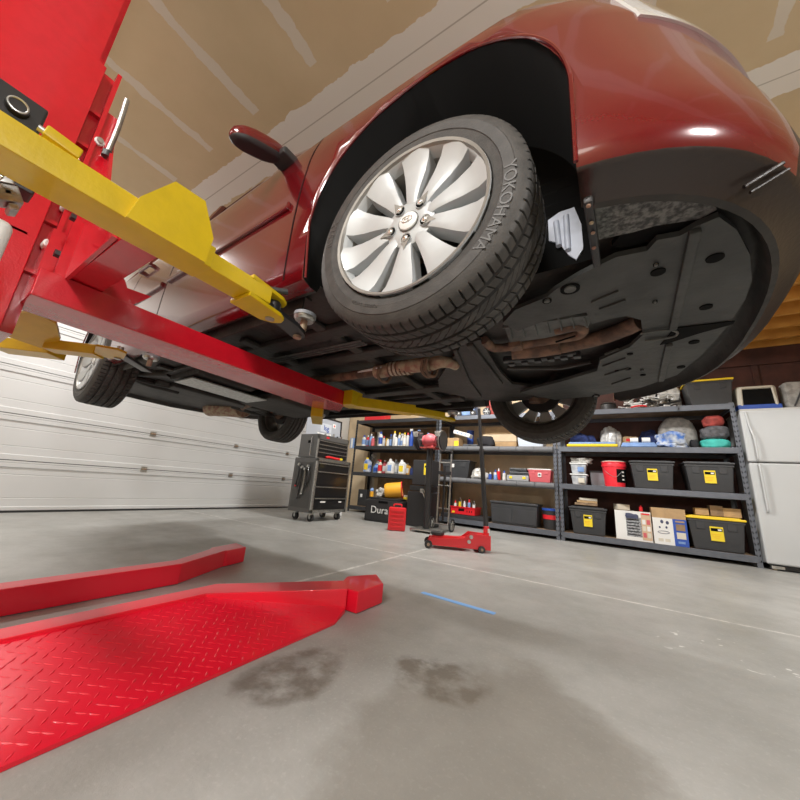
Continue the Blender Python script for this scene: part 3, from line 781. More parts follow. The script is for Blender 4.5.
sp=LB(); sp.tube([at(127,100,0,-1.40),at(118,128,0,-1.40),at(108,152,0,-1.40)],.008,steel,10); sp.cyl(at(108,152,0,-1.40),at(106,157,0,-1.40),.014,blackp); sp.build('hose_guard',carr)
# cross beam to the far side (lies along the y axis)
cb=LB(); cb.prism([(-1.353,.14),(-1.345,1.47),(-1.49,1.60),(-1.60,1.47),(-1.54,.14)],2,1.018,1.106,liftred,bev=.004)
cb.b2((-1.52,.14,1.10),(-1.38,.17,1.25),liftred); cbm=cb.build('cross_beam',lift)
g=LB(); g.prism([(.17,1.10),(.17,1.32),(.33,1.18),(.37,1.10)],0,-1.372,-1.362,liftred); g.build('gusset',cbm)
# near box arm carrying the yellow arms
ck=LB(); ck.b2((-1.44,.205,1.108),(-.86,.285,1.165),liftred,.004); ckm=ck.build('arm_carrier',lift)
g=LB(); g.prism([(.16,1.165),(.43,1.19),(.36,1.10),(.34,1.02),(.16,1.02)],0,-1.43,-1.42,liftred); g.build('gusset',ckm)
# pads
def pad(par,c,z0):
    b_=LB(); c=Vector(c)
    b_.lathe([(0,z0-.055),(.012,z0-.055),(.012,z0-.018),(0,z0-.018)],rust2,Matrix.Translation((c.x,c.y,0)),14)
    b_.lathe([(0,z0-.020),(.030,z0-.020),(.036,z0-.012),(.036,z0-.006),(0,z0-.006)],steel,Matrix.Translation((c.x,c.y,0)),24)
    b_.lathe([(.030,z0-.006),(.038,z0-.006),(.038,z0+.006),(0,z0+.006)],mat('pad_grey',(.30,.32,.36),.5),Matrix.Translation((c.x,c.y,0)),24)
    return b_.build('lift_pad',par)
def tubebox(mb,a,b,w,h,m,bev=.004):
    a=Vector(a);b=Vector(b);d=b-a; L=d.length
    M=Matrix.Translation((a+b)/2)@d.to_track_quat('X','Z').to_matrix().to_4x4()
    q=bmesh.new(); bmesh.ops.create_cube(q,size=1)
    for v in q.verts: v.co=Vector((v.co.x*L,v.co.y*w,v.co.z*h))
    bmesh.ops.bevel(q,geom=list(q.edges),offset=bev,segments=2,affect='EDGES',profile=.5); mb._add(q,m,M,True)
# near front arm
ar=LB()
tubebox(ar,(-.8025,-.55,1.0615),(-.8025,.325,1.0615),.085,.055,liftyel,.003)
tubebox(ar,(-.805,.28,1.058),(-.808,.495,1.058),.076,.044,liftyel,.003)
pl=[(.155,1.032),(.165,1.088),(.211,1.170),(.274,1.175),(.309,1.10),(.305,1.032)]
ar.prism(pl,0,-.760,-.750,liftyel)
arm1=ar.build('swing_arm',lift)
fk=LB()
for z in (1.030,1.082): fk.prism([(-.855,.43),(-.765,.43),(-.785,.545),(-.80,.568),(-.82,.575),(-.845,.562),(-.862,.53)],2,z-.006,z+.006,liftyel,bev=.002)
fk.cyl((-.825,.538,1.020),(-.825,.538,1.092),.013,steel); fk.build('fork',arm1)
hd=LB(); hd.cyl((-.81,.505,1.098),(-.79,.555,1.112),.009,blackp); hd.build('lock_handle',arm1)
lk=LB()
lk.prism([(-.855,.525),(-.80,.515),(-.825,.64),(-.852,.695),(-.875,.715),(-.902,.715),(-.912,.69),(-.895,.64)],2,1.046,1.060,blackm,bev=.002); lk.cyl((-.825,.538,1.036),(-.825,.538,1.076),.024,blackm); lk.cyl((-.885,.692,1.038),(-.885,.692,1.047),.014,rust2,n=12)
lk.build('swing_link',arm1)
pad(arm1,(-.872,.700,0),1.124)
# black pivot block with bolt above it, and the yellow lever behind
pv=LB(); tubebox(pv,(-.89,-.40,1.175),(-.89,.028,1.175),.05,.085,blackm); pvb=pv.build('pivot_block',arm1)
p=at(17,108,0,-.865); b_=LB(); b_.cyl((p.x-.004,p.y,p.z),(p.x+.010,p.y,p.z),.0155,blackm,n=24); b_.tube([(p.x+.01,p.y+.0125*math.cos(2*PI*i/16),p.z+.0125*math.sin(2*PI*i/16)) for i in range(17)],.0018,steel,6); b_.build('pivot_bolt',pvb)
a_=at(44,131,0,-.80); c_=at(80,157,0,-.80); lv=LB(); lv.cyl(at(38,127,0,-.80),at(46,133,0,-.80),.006,steel); tubebox(lv,a_,c_,.02,.022,liftyel,.003); lv.build('release_lever',arm1)
# near rear arm
ar=LB()
P=[(-1.905,.165,1.05),(-1.86,.30,1.055),(-1.76,.47,1.06)]
A0=at(0,347,2,1.045); 
tubebox(ar,at(0,345,2,1.05),at(58,352,2,1.05),.10,.05,liftyel); tubebox(ar,at(50,346,2,1.052),at(100,352,2,1.052),.07,.045,liftyel)
q=bmesh.new(); V=[at(8,316,2,1.09),at(33,311,2,1.11),at(56,324,2,1.09),at(60,340,2,1.07),at(52,352,2,1.04),at(0,334,2,1.04)]
c0=sum(V,Vector())/6; q_=[q.verts.new(v) for v in V]; q2=[q.verts.new(v+Vector((0,0,.012))) for v in V]
q.faces.new(q_); q.faces.new(q2[::-1])
for i in range(6): q.faces.new([q_[i],q_[(i+1)%6],q2[(i+1)%6],q2[i]])
ar._add(q,liftyel); arm2=ar.build('swing_arm',lift)
fk=LB()
for z in (1.04,1.078):
    fk.prism([tuple(at(x,y,2,z))[:2] for x,y in ((96,345),(118,349),(127,353),(124,358),(112,358),(94,354))],2,z-.005,z+.005,liftyel,bev=.002)
c=at(119,353,2,1.06); fk.cyl((c.x,c.y,1.03),(c.x,c.y,1.09),.013,steel); fk.build('fork',arm2)
e_=(-2.04,.69,0); c=at(119,353,2,1.06)
lk=LB(); tubebox(lk,(c.x,c.y,1.058),(-2.04,.69,1.058),.05,.014,blackm); lk.build('swing_link',arm2); pad(arm2,e_,1.140)
# far front arm
ar=LB(); 
a_=(-1.33,1.52,1.05); tubebox(ar,a_,(-1.085,1.86,1.062),.085,.06,liftyel); tubebox(ar,(-1.10,1.84,1.060),(-.96,2.06,1.062),.065,.042,liftyel)
ar.b2((-1.38,1.46,1.02),(-1.28,1.56,1.11),liftyel,.004)
arm3=ar.build('swing_arm',lift)
fk=LB(); tubebox(fk,(-.98,2.03,1.05),(-.925,2.16,1.05),.055,.02,liftyel); fk.cyl((-.93,2.15,1.05),(-.93,2.15,1.08),.02,rust); fk.build('fork',arm3); pad(arm3,(-.925,2.15,0),1.108)
# far rear arm, mostly behind the beam
ar=LB(); tubebox(ar,(-1.60,1.50,1.010),(-1.84,1.745,1.012),.075,.085,liftyel); tubebox(ar,(-1.80,1.70,1.05),(-2.12,2.04,1.05),.045,.03,liftyel)
arm4=ar.build('swing_arm',lift); 
pad(arm4,(-2.12,2.04,0),1.118)
# hydraulic unit on the side of the column
pu=LB(); c=at(-14,245,0,-.95)
pu.b2((-.99,c.y-.06,.83),(-.91,at(13,232,0,-.92).y,at(8,222,0,-.92).z),white,.014,seg=4); pum=pu.build('fluid_reservoir',lift)
vb=LB(); 
for px,py,s_ in ((3,182,.022),(9,194,.024),(14,202,.018),(2,198,.026),(12,210,.013)): p=at(px,py,0,-.95); vb.box(p,(.04,s_,s_*.9),steel,.003,rot=Matrix.Rotation(.5,4,'X'))
p=at(2,178,0,-.93); vb.cyl(p+Vector((0,-.05,.01)),p,.007,chrome); p=at(16,185,0,-1.0); vb.box(p,(.05,.05,.03),blackm,.004); vb.build('valve_block',lift)
br=LB(); br.b2((-1.46,-.12,.93),(-.99,-.04,.97),liftred); br.build('reservoir_bracket',lift)
# ================================================================= RACKS
ZS=[.115,.775,1.308,1.848]; DEP=.61
def rack(name,x0,x1,m,label,padded=False,post='full'):
    t=empty(name,((x0+x1)/2,YS+DEP/2,0),label,'shelving unit')
    W=x1-x0; hx=W/2; hy=DEP/2
    def P(mb,nm,par=t): return mb.build(nm,par)
    for sx in (-1,1):
        for sy_ in (-1,1):
            pb=MB(); x=sx*(hx-.025); y=sy_*(hy-.0)
            pb.b2((x-.023,y-.003,0),(x+.023,y+.003,1.86),m) ; pb.b2((x+sx*.020-.003,y,0),(x+sx*.020+.003,y-sy_*.04,1.86),m)
            if sy_<0:
                for k in range(30):
                    z=.06+k*.06
                    for dx in (-.013,.013): pb.box((x+dx,y-.0035,z+(.006 if dx>0 else 0)),(.009,.003,.024),dark,0,rot=Matrix.Rotation(.35*(1 if dx>0 else -1),4,'Y'))
            P(pb,'post')
    for z in ZS:
        b1=MB(); b1.b2((-hx+.03,-hy-.008,z-.07),(hx-.03,-hy+.03,z),m,.003); bf=P(b1,'beam')
        if padded and z in (ZS[1],ZS[2]):
            n=7; w=(W-.09)/n
            for k in range(n):
                s1=MB(); xa=-hx+.045+k*w+.003; s1.cyl((xa,-hy-.012,z-.042),(xa+w-.006,-hy-.012,z-.042),.043,foam,n=16); s1.build('foam_sleeve',bf)
        b2=MB(); b2.b2((-hx+.03,hy-.03,z-.07),(hx-.03,hy+.003,z),m); P(b2,'beam')
        d=MB(); d.b2((-hx+.03,-hy+.01,z-.018),(hx-.03,hy-.01,z-.002),cardd); P(d,'deck')
        for sx in (-1,1):
            e1=MB(); x=sx*(hx-.02); e1.b2((x-.012,-hy+.02,z-.06),(x+.012,hy-.02,z-.01),m); P(e1,'side_rail')
    return t
XL0,XM0,XR0,XR1=-4.55,-2.60,-.645,1.345
rack('shelving_unit',XR0,XR1,shelfg,'grey steel shelving unit beside the white refrigerator, filled with totes and bags')
rack('shelving_unit',XM0,XR0-.01,shelfg,'grey steel shelving unit with foam padded beams, behind the red floor jack',True)
rack('shelving_unit',XL0,XM0-.01,shelfk,'black steel shelving unit holding bottles, beside the tool chest')
# tan sheets standing behind the racks
one(MB().b2((-2.5,YB-.022,.004),(-.72,YB-.006,2.45),kraft),'backing_board','large tan cardboard sheet standing behind the padded middle rack','board')
one(MB().b2((-4.3,YB-.022,.004),(-2.7,YB-.006,1.75),cardd),'backing_board','brown worn board standing behind the black rack of bottles','board')
# helper: front-of-shelf x range
def sx(px,py,Y=YS+.06): return at(px,py,1,Y).x
G=.0012
def tote_obj(x,y,z,w,d,h,label,body_m=tote,lid_m=None,lab=True,group=None,flat_lid=True,rz=0):
    t=empty('storage_tote',(x,y,z+G),label,'storage box',group,rz)
    b=MB(); b.box((0,0,h*.46),(w*.94,d*.94,h*.92),body_m,.012,taper=.86)
    for s_ in (-1,1):
        b.box((s_*w*.26,-d*.455,h*.72),(w*.15,.012,h*.22),body_m,.004)
    b.box((0,-d*.46,h*.86),(w*.96,.014,.02),body_m,.003); b.build('tub',t)
    l=MB(); l.box((0,0,h*.95),(w,d,h*.07),lid_m or body_m,.008); l.box((0,0,h*.985),(w*.86,d*.82,h*.05),lid_m or body_m,.006); l.build('lid',t)
    if lab:
        k=MB(); zc=h*.50; yf=-d*.47*(.86+.14*.54)-.007
        rx=Matrix.Rotation(-.05,4,'X')
        k.box((0,yf,zc),(w*.22,.003,h*.42),labely); k.box((0,yf-.002,zc+h*.12),(w*.19,.002,h*.09),dark); k.box((w*.05,yf-.003,zc+h*.12),(w*.06,.002,h*.05),labelw)
        for q_ in range(3): k.box((-w*.02,yf-.002,zc-h*(.02+.05*q_)),(w*(.16-.03*q_),.002,h*.014),orange)
        k.build('label',t)
    return t
def carton(x,y,z,w,d,h,label,m=card,rz=0,name='cardboard_box',extra=None,tilt=None):
    mb=MB(); M=Matrix.Rotation(rz,4,'Z')
    if tilt: M=M@Matrix.Rotation(tilt,4,'Y')
    mb.box((0,0,h/2),(w,d,h),m,.002); mb.box((0,0,h+.0008),(w*.12,d,.001),beige)
    if extra: extra(mb,w,d,h)
    mb.bm.transform(M); o=one(mb,name,label,'box'); o.location=(x,y,z+G+(abs(w/2*math.sin(tilt)) if tilt else 0)); return o
def soft(px0,px1,py,z,h,d,m,name,label,cat,seed=1,Y=None,amp=.2):
    Y=Y or YS+.05+d/2; x0=at(px0,py,1,YS+.08).x; x1=at(px1,py,1,YS+.08).x
    mb=MB(); mb.blob((0,0,h/2),((x1-x0)/2,d/2,h/2*1.05),m,seed,amp,4)
    lo=min(v.co.z for v in mb.bm.verts); mb.bm.transform(Matrix.Translation((0,0,-lo)))
    o=one(mb,name,label,cat); o.location=((x0+x1)/2,Y,z+G); return o
# ---------------- right rack
z=ZS[3]
x0,x1=sx(685,390),sx(735,390)
tote_obj((x0+x1)/2,YS+.22,z,x1-x0,.40,.345,'black storage tote with yellow lid on top of the right rack, next to the refrigerator',tote,yel,False)
# heap of metal parts, wire and wrap on the top
x0=sx(617,400); x1=sx(680,390)
ob=MB()
for k in range(64):
    a=random.random()*PI; L_=.05+.09*random.random(); c=Vector((x0+.10+(x1-x0-.2)*random.random(),YS+.10+.14*random.random(),z+.02+.20*random.random())); 
    d=Vector((math.cos(a),math.sin(a)*.4,(random.random()-.5)*.5))*L_; c.z=max(c.z,z+.015+abs(d.z)); ob.cyl(c-d,c+d,.008+.010*random.random(),random.choice([steel,white,blackm,steel,white]),n=8)
one(ob,'scrap_metal_pieces','tangled heap of shiny metal rods on the right rack top, beside the yellow lidded tote','scrap metal')['kind']='stuff'
hb=MB(); c=Vector((sx(638,402),YS+.05,z+.028)); hb.tube([c+Vector((-.09,0,-.012)),c+Vector((-.03,0,.006)),c+Vector((.04,0,.008)),c+Vector((.09,0,0))],.012,redp,10); hb.cyl(c+Vector((.08,0,0)),c+Vector((.16,.01,.0)),.007,steel)
one(hb,'wrench','red handled tool lying at the front of the right rack top','tool')
ws=MB(); ws.blob((0,0,.09),(.16,.12,.13),clearp,5,.35,4); lo=min(v.co.z for v in ws.bm.verts); ws.bm.transform(Matrix.Translation((0,0,-lo)))
o=one(ws,'plastic_wrap','crumpled pale plastic wrap on the right rack top, behind the shiny metal rods','plastic wrap'); o.location=(sx(668,388),YS+.44,z+G); o.scale=(1,.9,1.8)
bk=MB(); bk.cyl((0,0,0),(0,0,.10),.10,blackp,n=20); bk.lathe([(.08,.10),(.10,.115),(.06,.14),(0,.14)],blackp,None,20); o=one(bk,'plastic_pail','squat black pail on the right rack top, above the yellow and blue bag','pail'); o.location=(sx(608,402),YS+.2,z+G)
st_=MB(); st_.tube([(0,0,0),(.02,-.05,.01),(.06,-.13,.012),(.08,-.165,-.03),(.085,-.165,-.07)],.009,blackm,8); o=one(st_,'strap','thin black strap hanging over the front beam beside the yellow lidded tote','strap'); o.location=(sx(668,400),YS+.14,z+.012)
# second level
z=ZS[2]
def bag(px0,px1,h,m1,m2,name,label,cat):
    xa,xb=sx(px0,446),sx(px1,446); w=xb-xa; mb=MB()
    mb.box((0,0,h*.29),(w,.32,h*.58),m1,h*.25,seg=4); mb.box((0,.02,h*.72),(w*.93,.30,h*.5),m2,h*.2,seg=3); o=one(mb,name,label,cat); o.location=((xa+xb)/2,YS+.17,z+G); return o
bag(567,618,.078,yel,blue2,'product_bag','flat yellow and blue bag at the front edge of the right rack','bag')
b=bag(621,657,.070,blue2,blue2,'product_bag','flat light blue package beside the yellow and blue bag','bag')
for k,(px_) in enumerate((634,646)):
    mb=MB(); mb.cyl((-.045,0,.036),(.045,0,.036),.036,white,n=18); mb.cyl((-.046,0,.036),(.046,0,.036),.012,cardd,n=12); o=one(mb,'paper_roll',('left','right')[k]+' one of two small white rolls lying on the light blue package','roll'); o.location=(sx(px_,438),YS+.10,z+.071)
soft(569,594,438,z,.27,.2,navy,'work_jacket','dark navy jacket folded behind the yellow and blue bag','jacket',2,YS+.46)
soft(600,621,428,z,.38,.2,clearp,'plastic_bag','clear crumpled plastic bag standing behind the yellow and blue bag','bag',7,YS+.46)
carton(sx(630,432),YS+.44,z,.16,.14,.20,'small brown box with a red strip behind the flat blue package',card,.3,extra=lambda mb,w,d,h:mb.box((0,-d/2-.001,h*.75),(w*.8,.002,h*.2),redp))
soft(642,664,434,z,.32,.16,navy,'navy_cloth','bundled navy cloth behind the light blue package','cloth',4,YS+.50)
soft(662,700,430,z,.48,.22,greyc,'bedding_bag','large grey quilted bag standing on the upper shelf of the right rack','bag',9,YS+.37,.1)
soft(657,688,442,z,.22,.2,tarp,'tarpaulin','crumpled blue and white tarpaulin in front of the grey quilted bag','tarpaulin',11,YS+.12,.3)
soft(701,731,445,z,.13,.24,teal,'folded_teal_bag','teal folded bag underneath the charcoal bundle near the refrigerator','bag',12,YS+.14,.08)
soft(701,730,435,z+.118,.17,.22,dgreyc,'charcoal_bundle','charcoal fabric bundle lying on the teal bag','bag',13,YS+.14,.15)
soft(703,725,420,z+.276,.15,.18,redc,'maroon_bag','maroon bag on top of the charcoal bundle','bag',14,YS+.14,.1)
soft(690,699,442,z,.12,.10,blackc,'black_pouch','small black pouch between the blue tarpaulin and the charcoal bundle','bag',15,YS+.12,.1)
# third level
z=ZS[1]
for (p0,p1,lb) in ((629,675,'black storage tote with yellow label beside the red bucket'),(683,735,'black storage tote with yellow label on the middle level, nearest the refrigerator')):
    x0,x1=sx(p0,465,YS+.05),sx(p1,465,YS+.05); tote_obj((x0+x1)/2,YS+.225,z,x1-x0,.40,.36,lb)
bu=empty('bucket',(sx(614,470),YS+.21,z+G),'red plastic bucket with a dark printed label on the right rack','bucket')
mb=MB(); mb.lathe([(0,0),(.118,0),(.142,.27),(.150,.27),(.150,.30),(.145,.32),(.152,.325),(.152,.34),(.13,.34),(.115,.01),(0,.01)],redb,None,32); mb.build('pail',bu)
mb=MB(); mb.lathe([(.1245,.06),(.141,.24),(.1425,.24),(.126,.06)],dark,None,32); q=[f for f in mb.bm.faces if not (f.calc_center_median().x>.02 and f.calc_center_median().y<.03)]; bmesh.ops.delete(mb.bm,geom=q,context='FACES')
for k in range(3): mb.box((.10,-.095-.004*k,.10+.05*k),(.03,.004,.02),labelw,0,rot=.8)
mb.build('label',bu)
mb=MB(); mb.tube([(-.15,0,.29),(-.1,-.13,.2),(0,-.158,.13),(.06,-.15,.17),(.15,0,.29)],.003,steel,6); mb.build('handle',bu)
mb=MB(); mb.lathe([(0,.34),(.152,.34),(.152,.35),(0,.352)],beige,None,28); mb.build('lid',bu)
for k,(h0,lb) in enumerate(((0,'lower clear tub with white lid beside the red bucket'),(.155,'upper clear tub stacked in the pair beside the red bucket'))):
    t=empty('clear_tub',(sx(578,475)+.01,YS+.18,z+h0+G),lb,'storage box'); mb=MB(); mb.box((0,0,.065),(.20,.26,.13),clearc,.012,taper=.85); mb.box((.03,-.125,.06),(.08,.01,.07),[beige,blue2][k],.01); mb.build('tub',t); mb=MB(); mb.box((0,0,.142),(.225,.28,.018),white,.006); mb.build('lid',t)
soft(570,592,458,z+.31,.09,.2,clearp,'plastic_bag','crumpled bag on top of the stacked clear tubs','bag',21,YS+.2,.3)
t=empty('grey_tub',(sx(597,478),YS+.42,z+G),'translucent grey tub half hidden behind the red bucket','storage box'); mb=MB(); mb.box((0,0,.1),(.19,.22,.20),mat('grey_translucent',(.36,.39,.44),.4),.012,taper=.9); mb.build('tub',t); mb=MB(); mb.box((0,0,.212),(.2,.24,.018),toteg,.004); mb.build('lid',t)
# bottom level
z=ZS[0]
x0,x1=sx(570,520,YS+.05),sx(607,520,YS+.05); tote_obj((x0+x1)/2,YS+.225,z,x1-x0+.02,.40,.36,'black storage tote with yellow label at the bottom left of the right rack')
x0,x1=sx(687,530,YS+.04),sx(750,530,YS+.04); tb=tote_obj((x0+x1)/2-.01,YS+.21,z,x1-x0-.02,.40,.375,'black storage tote with yellow lid on the bottom shelf of the right rack',tote,yel)
zz=z+.380
for k,(px_,w_,m_,hh,lb) in enumerate(((713,.13,card,.08,'left small brown carton on the bottom yellow lidded tote'),(722,.12,cardd,.12,'tallest small brown carton on the bottom yellow lidded tote'),(736,.16,card,.10,'right small brown carton on the bottom yellow lidded tote'))):
    carton((x0+x1)/2-.10+.135*k,YS+.20,zz+.006,w_-.005,.16,hh,lb,m_,0)
def art1(mb,w,d,h):
    mb.box((0,-d/2-.002,h/2),(w,.003,h),labelw); mb.box((w*.02,-d/2-.004,h*.46),(w*.42,.002,h*.66),mat('print_grey',(.34,.35,.37),.5,var=.5,scale=60))
    for k in range(6): mb.box((w*.0,-d/2-.006,h*(.2+.1*k)),(w*.34,.002,h*.03),dark)
    mb.box((w*.36,-d/2-.004,h*.5),(w*.26,.002,h*.9),mat('print_tan',(.62,.45,.30),.5)); 
    for k in range(3):
        for j in range(2): mb.box((w*(.30+.12*j),-d/2-.006,h*(.22+.22*k)),(w*.09,.002,h*.16),[pink,beige,labelw][(k+j)%3])
    mb.box((w*.36,-d/2-.006,h*.93),(w*.22,.002,h*.05),redp); mb.blob((w*-.02,-d/2-.012,h*.84),(w*.17,.012,h*.09),mat('print_navy',(.06,.07,.13),.5),3,.3,3)
def art2(mb,w,d,h):
    mb.box((0,-d/2-.002,h*.36),(w,.003,h*.72),labelw); mb.box((w*.30,-d/2-.004,h*.36),(w*.40,.002,h*.72),blue)
    for k in range(2): mb.box((w*.31,-d/2-.006,h*(.50-.22*k)),(w*.26,.002,h*.17),[cardd,beige][k])
    mb.box((w*.31,-d/2-.006,h*.655),(w*.26,.002,h*.04),card); mb.box((w*.30,-d/2-.006,h*.1),(w*.2,.002,h*.06),blue2)
    for (a_,b_,r_) in ((-.22,.62,.05),(-.06,.60,.05),(-.30,.46,.03),(-.1,.47,.035)): mb.sph((w*a_,-d/2-.004,h*b_),(w*r_,.003,h*r_),mat('print_navy',(.06,.07,.13),.5),10)
    mb.tube([(w*(-.2+.17*math.cos(q_)),-d/2-.005,h*(.33+.035*math.sin(q_))) for q_ in [2*PI*i/16 for i in range(17)]],.003,mat('print_navy',(.06,.07,.13),.5),5)
    for k in range(2): mb.box((w*(-.3+.2*k),-d/2-.004,h*.12),(w*.15,.002,h*.08),beige)
x0,x1=sx(615,520,YS+.02),sx(652,520,YS+.02); carton((x0+x1)/2,YS+.2,z,x1-x0-.01,.3,.36,'open carton with small product pictures, on the bottom shelf right of the black tote',card,-.02,extra=art1)
x0,x1=sx(652,530,YS+.02),sx(689,530,YS+.02); carton((x0+x1)/2-.0,YS+.17,z,x1-x0-.03,.3,.43,'tall white and blue printed carton with folded brown flap next to the yellow lidded tote',card,-.0,extra=art2)
for k in range(4): carton(sx(590+3*(k%2),500,YS+.35),YS+.42,z+.3348+.031*k,.30-.02*k,.2,.029,['lowest','second lowest','second highest','topmost'][k]+' flat carton in the stack at the back of the bottom shelf',[cardd,beige,card,beige][k],.05*k) if False else None
for k in range(3): carton(sx(586,500,YS+.2)+.01*k,YS+.22,z+.382+.034*k,.28-.03*k,.24,.031,['lowest','middle','topmost'][k]+' flat carton on the bottom left black tote of the right rack',[cardd,card,beige][k],.06*k)
carton(sx(621,500,YS+.15),YS+.2,z+.366,.15,.12,.07,'small worn carton lying tilted on the open carton of product pictures',beige,.4)
mb=MB(); mb.cyl((0,0,0),(0,0,.055),.02,redp); mb.cyl((0,0,.055),(0,0,.075),.009,redp); o=one(mb,'small_bottle','small red bottle on top of the open carton of product pictures','bottle'); o.location=(sx(640,500,YS+.15),YS+.15,z+.366)
# ---------------- middle rack
z=ZS[3]
t=empty('wheeled_case',(sx(463,410)+.06,YS+.22,z+G),'light blue wheeled case on the top of the middle rack','case'); mb=MB(); mb.box((0,0,.14),(.30,.3,.24),blue2,.03); mb.build('shell',t)
mb=MB(); mb.box((-.17,0,.13),(.05,.28,.24),blue,.015); mb.build('side_cover',t)
for s_ in (-1,1): mb=MB(); mb.cyl((s_*.13,-.165,.055),(s_*.13,-.185,.055),.052,blackp,n=22); mb.cyl((s_*.13,-.186,.055),(s_*.13,-.190,.055),.018,steel); mb.build('wheel',t)
t=empty('wheeled_case',(sx(489,405)+.06,YS+.25,z+G),'red wheeled case on top of the middle rack beside the light blue one','case'); mb=MB(); mb.box((0,0,.17),(.26,.32,.32),redc,.03); mb.build('shell',t)
mb=MB(); mb.cyl((-.10,-.175,.07),(-.10,-.2,.07),.068,blackp,n=24)
for k in range(6): a=k*PI/3; mb.cyl((-.10,-.203,.07),(-.10+.05*math.cos(a),-.203,.07+.05*math.sin(a)),.006,steel,n=6)
mb.build('wheel',t)
z=ZS[2]
carton(sx(454,440),YS+.14,z,.22,.24,.15,'brown carton with a yellow sticker on the middle rack, beside the rack post',card,0,extra=lambda mb,w,d,h:mb.box((w*.28,-d/2-.001,h*.35),(w*.38,.002,h*.6),labely))
mb=MB(); mb.box((0,0,.03),(.32,.16,.07),white,.012); 
for k in range(3): mb.box((-.08+.08*k,-.081,.03),(.03,.002,.02),blue2)
mb.bm.transform(Matrix.Rotation(.28,4,'Y')); o=one(mb,'long_package','long white package with blue marks lying tilted on the brown carton','package'); o.location=(sx(461,433),YS+.14,z+.205)
mb=MB(); mb.lathe([(0,0),(.05,0),(.066,.34),(.06,.34),(.047,.01),(0,.01)],blue,None,22); o=one(mb,'blue_cup','tall dark blue cup on the middle rack behind the white package','cup'); o.location=(sx(470,438,YS+.38),YS+.40,z+G)
soft(477,494,441,z,.20,.2,blackc,'black_bag','small round black bag on the upper shelf of the middle rack','bag',31,YS+.14,.15)
mb=MB(); mb.box((0,0,.022),(.26,.16,.042),toteg,.01); mb.box((0,-.082,.022),(.05,.004,.02),blackp,.002); o=one(mb,'flat_case','thin grey flat case lying on the middle rack in front of the blue cup','case'); o.location=(sx(470,444),YS+.13,z+G)
t=empty('pale_bin',(sx(530,440),YS+.22,z+G),'pale blue bin on the middle rack half hidden by the far front wheel','storage box'); mb=MB(); mb.box((0,0,.09),(.40,.3,.17),mat('pale_blue',(.55,.62,.72),.4),.02,taper=.92); mb.build('tub',t)
for k in range(3): carton(-1.62+.02*k,YS+.44,z+.13*k,.62-.04*k,.22,.127,['lowest','middle','topmost'][k]+' wide tan carton in the stack at the back of the middle rack',[card,kraft,card][k],.0)
z=ZS[1]
x0,x1=max(sx(441,465),XM0+.06),sx(471,465); t=tote_obj((x0+x1)/2,YS+.19,z,x1-x0,.34,.30,'black lidded tote with small white tag on the padded middle rack',tote,None,False); mb=MB(); mb.box((-.05,-.164,.20),(.06,.004,.06),labelw); mb.build('tag',t)
soft(472,486,474,z,.18,.18,clearp,'plastic_bag','small crumpled clear bag beside the black tote with white tag','bag',41,YS+.11,.35)
for k,(px_,m_,h_) in enumerate(((489,blue,.12),(493,white,.17),(497,redp,.19),(502,white,.16),(495.5,blue2,.11))):
    mb=MB(); mb.cyl((0,0,0),(0,0,h_*.75),.03,m_,n=12); mb.cyl((0,0,h_*.75),(0,0,h_),.014,[white,blue][k%2],r2=.01,n=10); o=one(mb,'small_bottle',['first','third','fourth, red topped','fifth','small front'][k]+' bottle from the left in the cluster beside the stacked grey cases','bottle','bottles in the middle rack cluster'); o.location=(sx(px_,475),YS+.13+.07*(k%2)+(.03 if k==2 else 0)-(.07 if k==4 else 0),z+G)
for k,(w_,m_) in enumerate(((.26,toteg),(.22,tote))):
    pass
t=empty('organizer_case',(sx(518,477),YS+.14,z+G),'grey organizer case with two yellow latches below stacked cases','case'); mb=MB(); mb.box((0,0,.045),(.33,.25,.085),mat('case_grey',(.36,.37,.38),.45),.01); mb.build('shell',t)
for s_ in (-1,1): mb=MB(); mb.box((s_*.10,-.128,.05),(.045,.008,.035),labely,.003); mb.build('latch',t)
for k in range(2):
    t=empty('tool_case',(sx(519-1*k,468),YS+.16,z+.092+.056*k),('lower','upper')[k]+' dark grey tool case stacked on the organizer with yellow latches','case'); mb=MB(); mb.box((0,0,.027),(.30-.04*k,.22,.052),toteg,.012); mb.box((0,-.112,.027),(.28-.04*k,.004,.006),dark); mb.build('shell',t)
    mb=MB(); mb.tube([(-.04,-.112,.02),(-.035,-.125,.02),(.035,-.125,.02),(.04,-.112,.02)],.006,blackp,6); mb.build('handle',t)
x0,x1=sx(527,472),sx(553,472); t=tote_obj((x0+x1)/2,YS+.17,z,x1-x0-.02,.3,.20,'faded red bin with white lid on the padded middle rack',pink,white,False); mb=MB(); mb.box((0,-.138,.11),(.05,.003,.06),labelw); mb.box((0,-.140,.11),(.03,.002,.03),toteg); mb.build('tag',t)
z=ZS[0]
cr1=empty('crate',(sx(463,505),YS+.19,z+G+.065),'red plastic crate of spray cans on the bottom shelf of the middle rack','crate')
mb=MB(); mb.box((0,0,.01),(.40,.28,.014),redp,.003)
for s_ in (-1,1): mb.box((0,s_*.142,.065),(.42,.01,.12),redp,.003); mb.box((s_*.205,0,.065),(.01,.28,.12),redp,.003); mb.box((0,s_*.148,.118),(.44,.022,.018),redp,.004)
mb.box((-.02,-.150,.075),(.10,.004,.035),dark,.001)
for k in range(3): mb.box((.08+.04*k,-.150,.06),(.012,.004,.03),dark)
mb.box((-.16,-.150,.035),(.05,.003,.03),labely); mb.build('basket',cr1)
one(MB().b2((sx(441,515)+.0,YS+.04,z+G),(sx(488,515),YS+.5,z+.064),tote,.004),'black_tray','shallow black tray under the red crate of spray cans','tray')
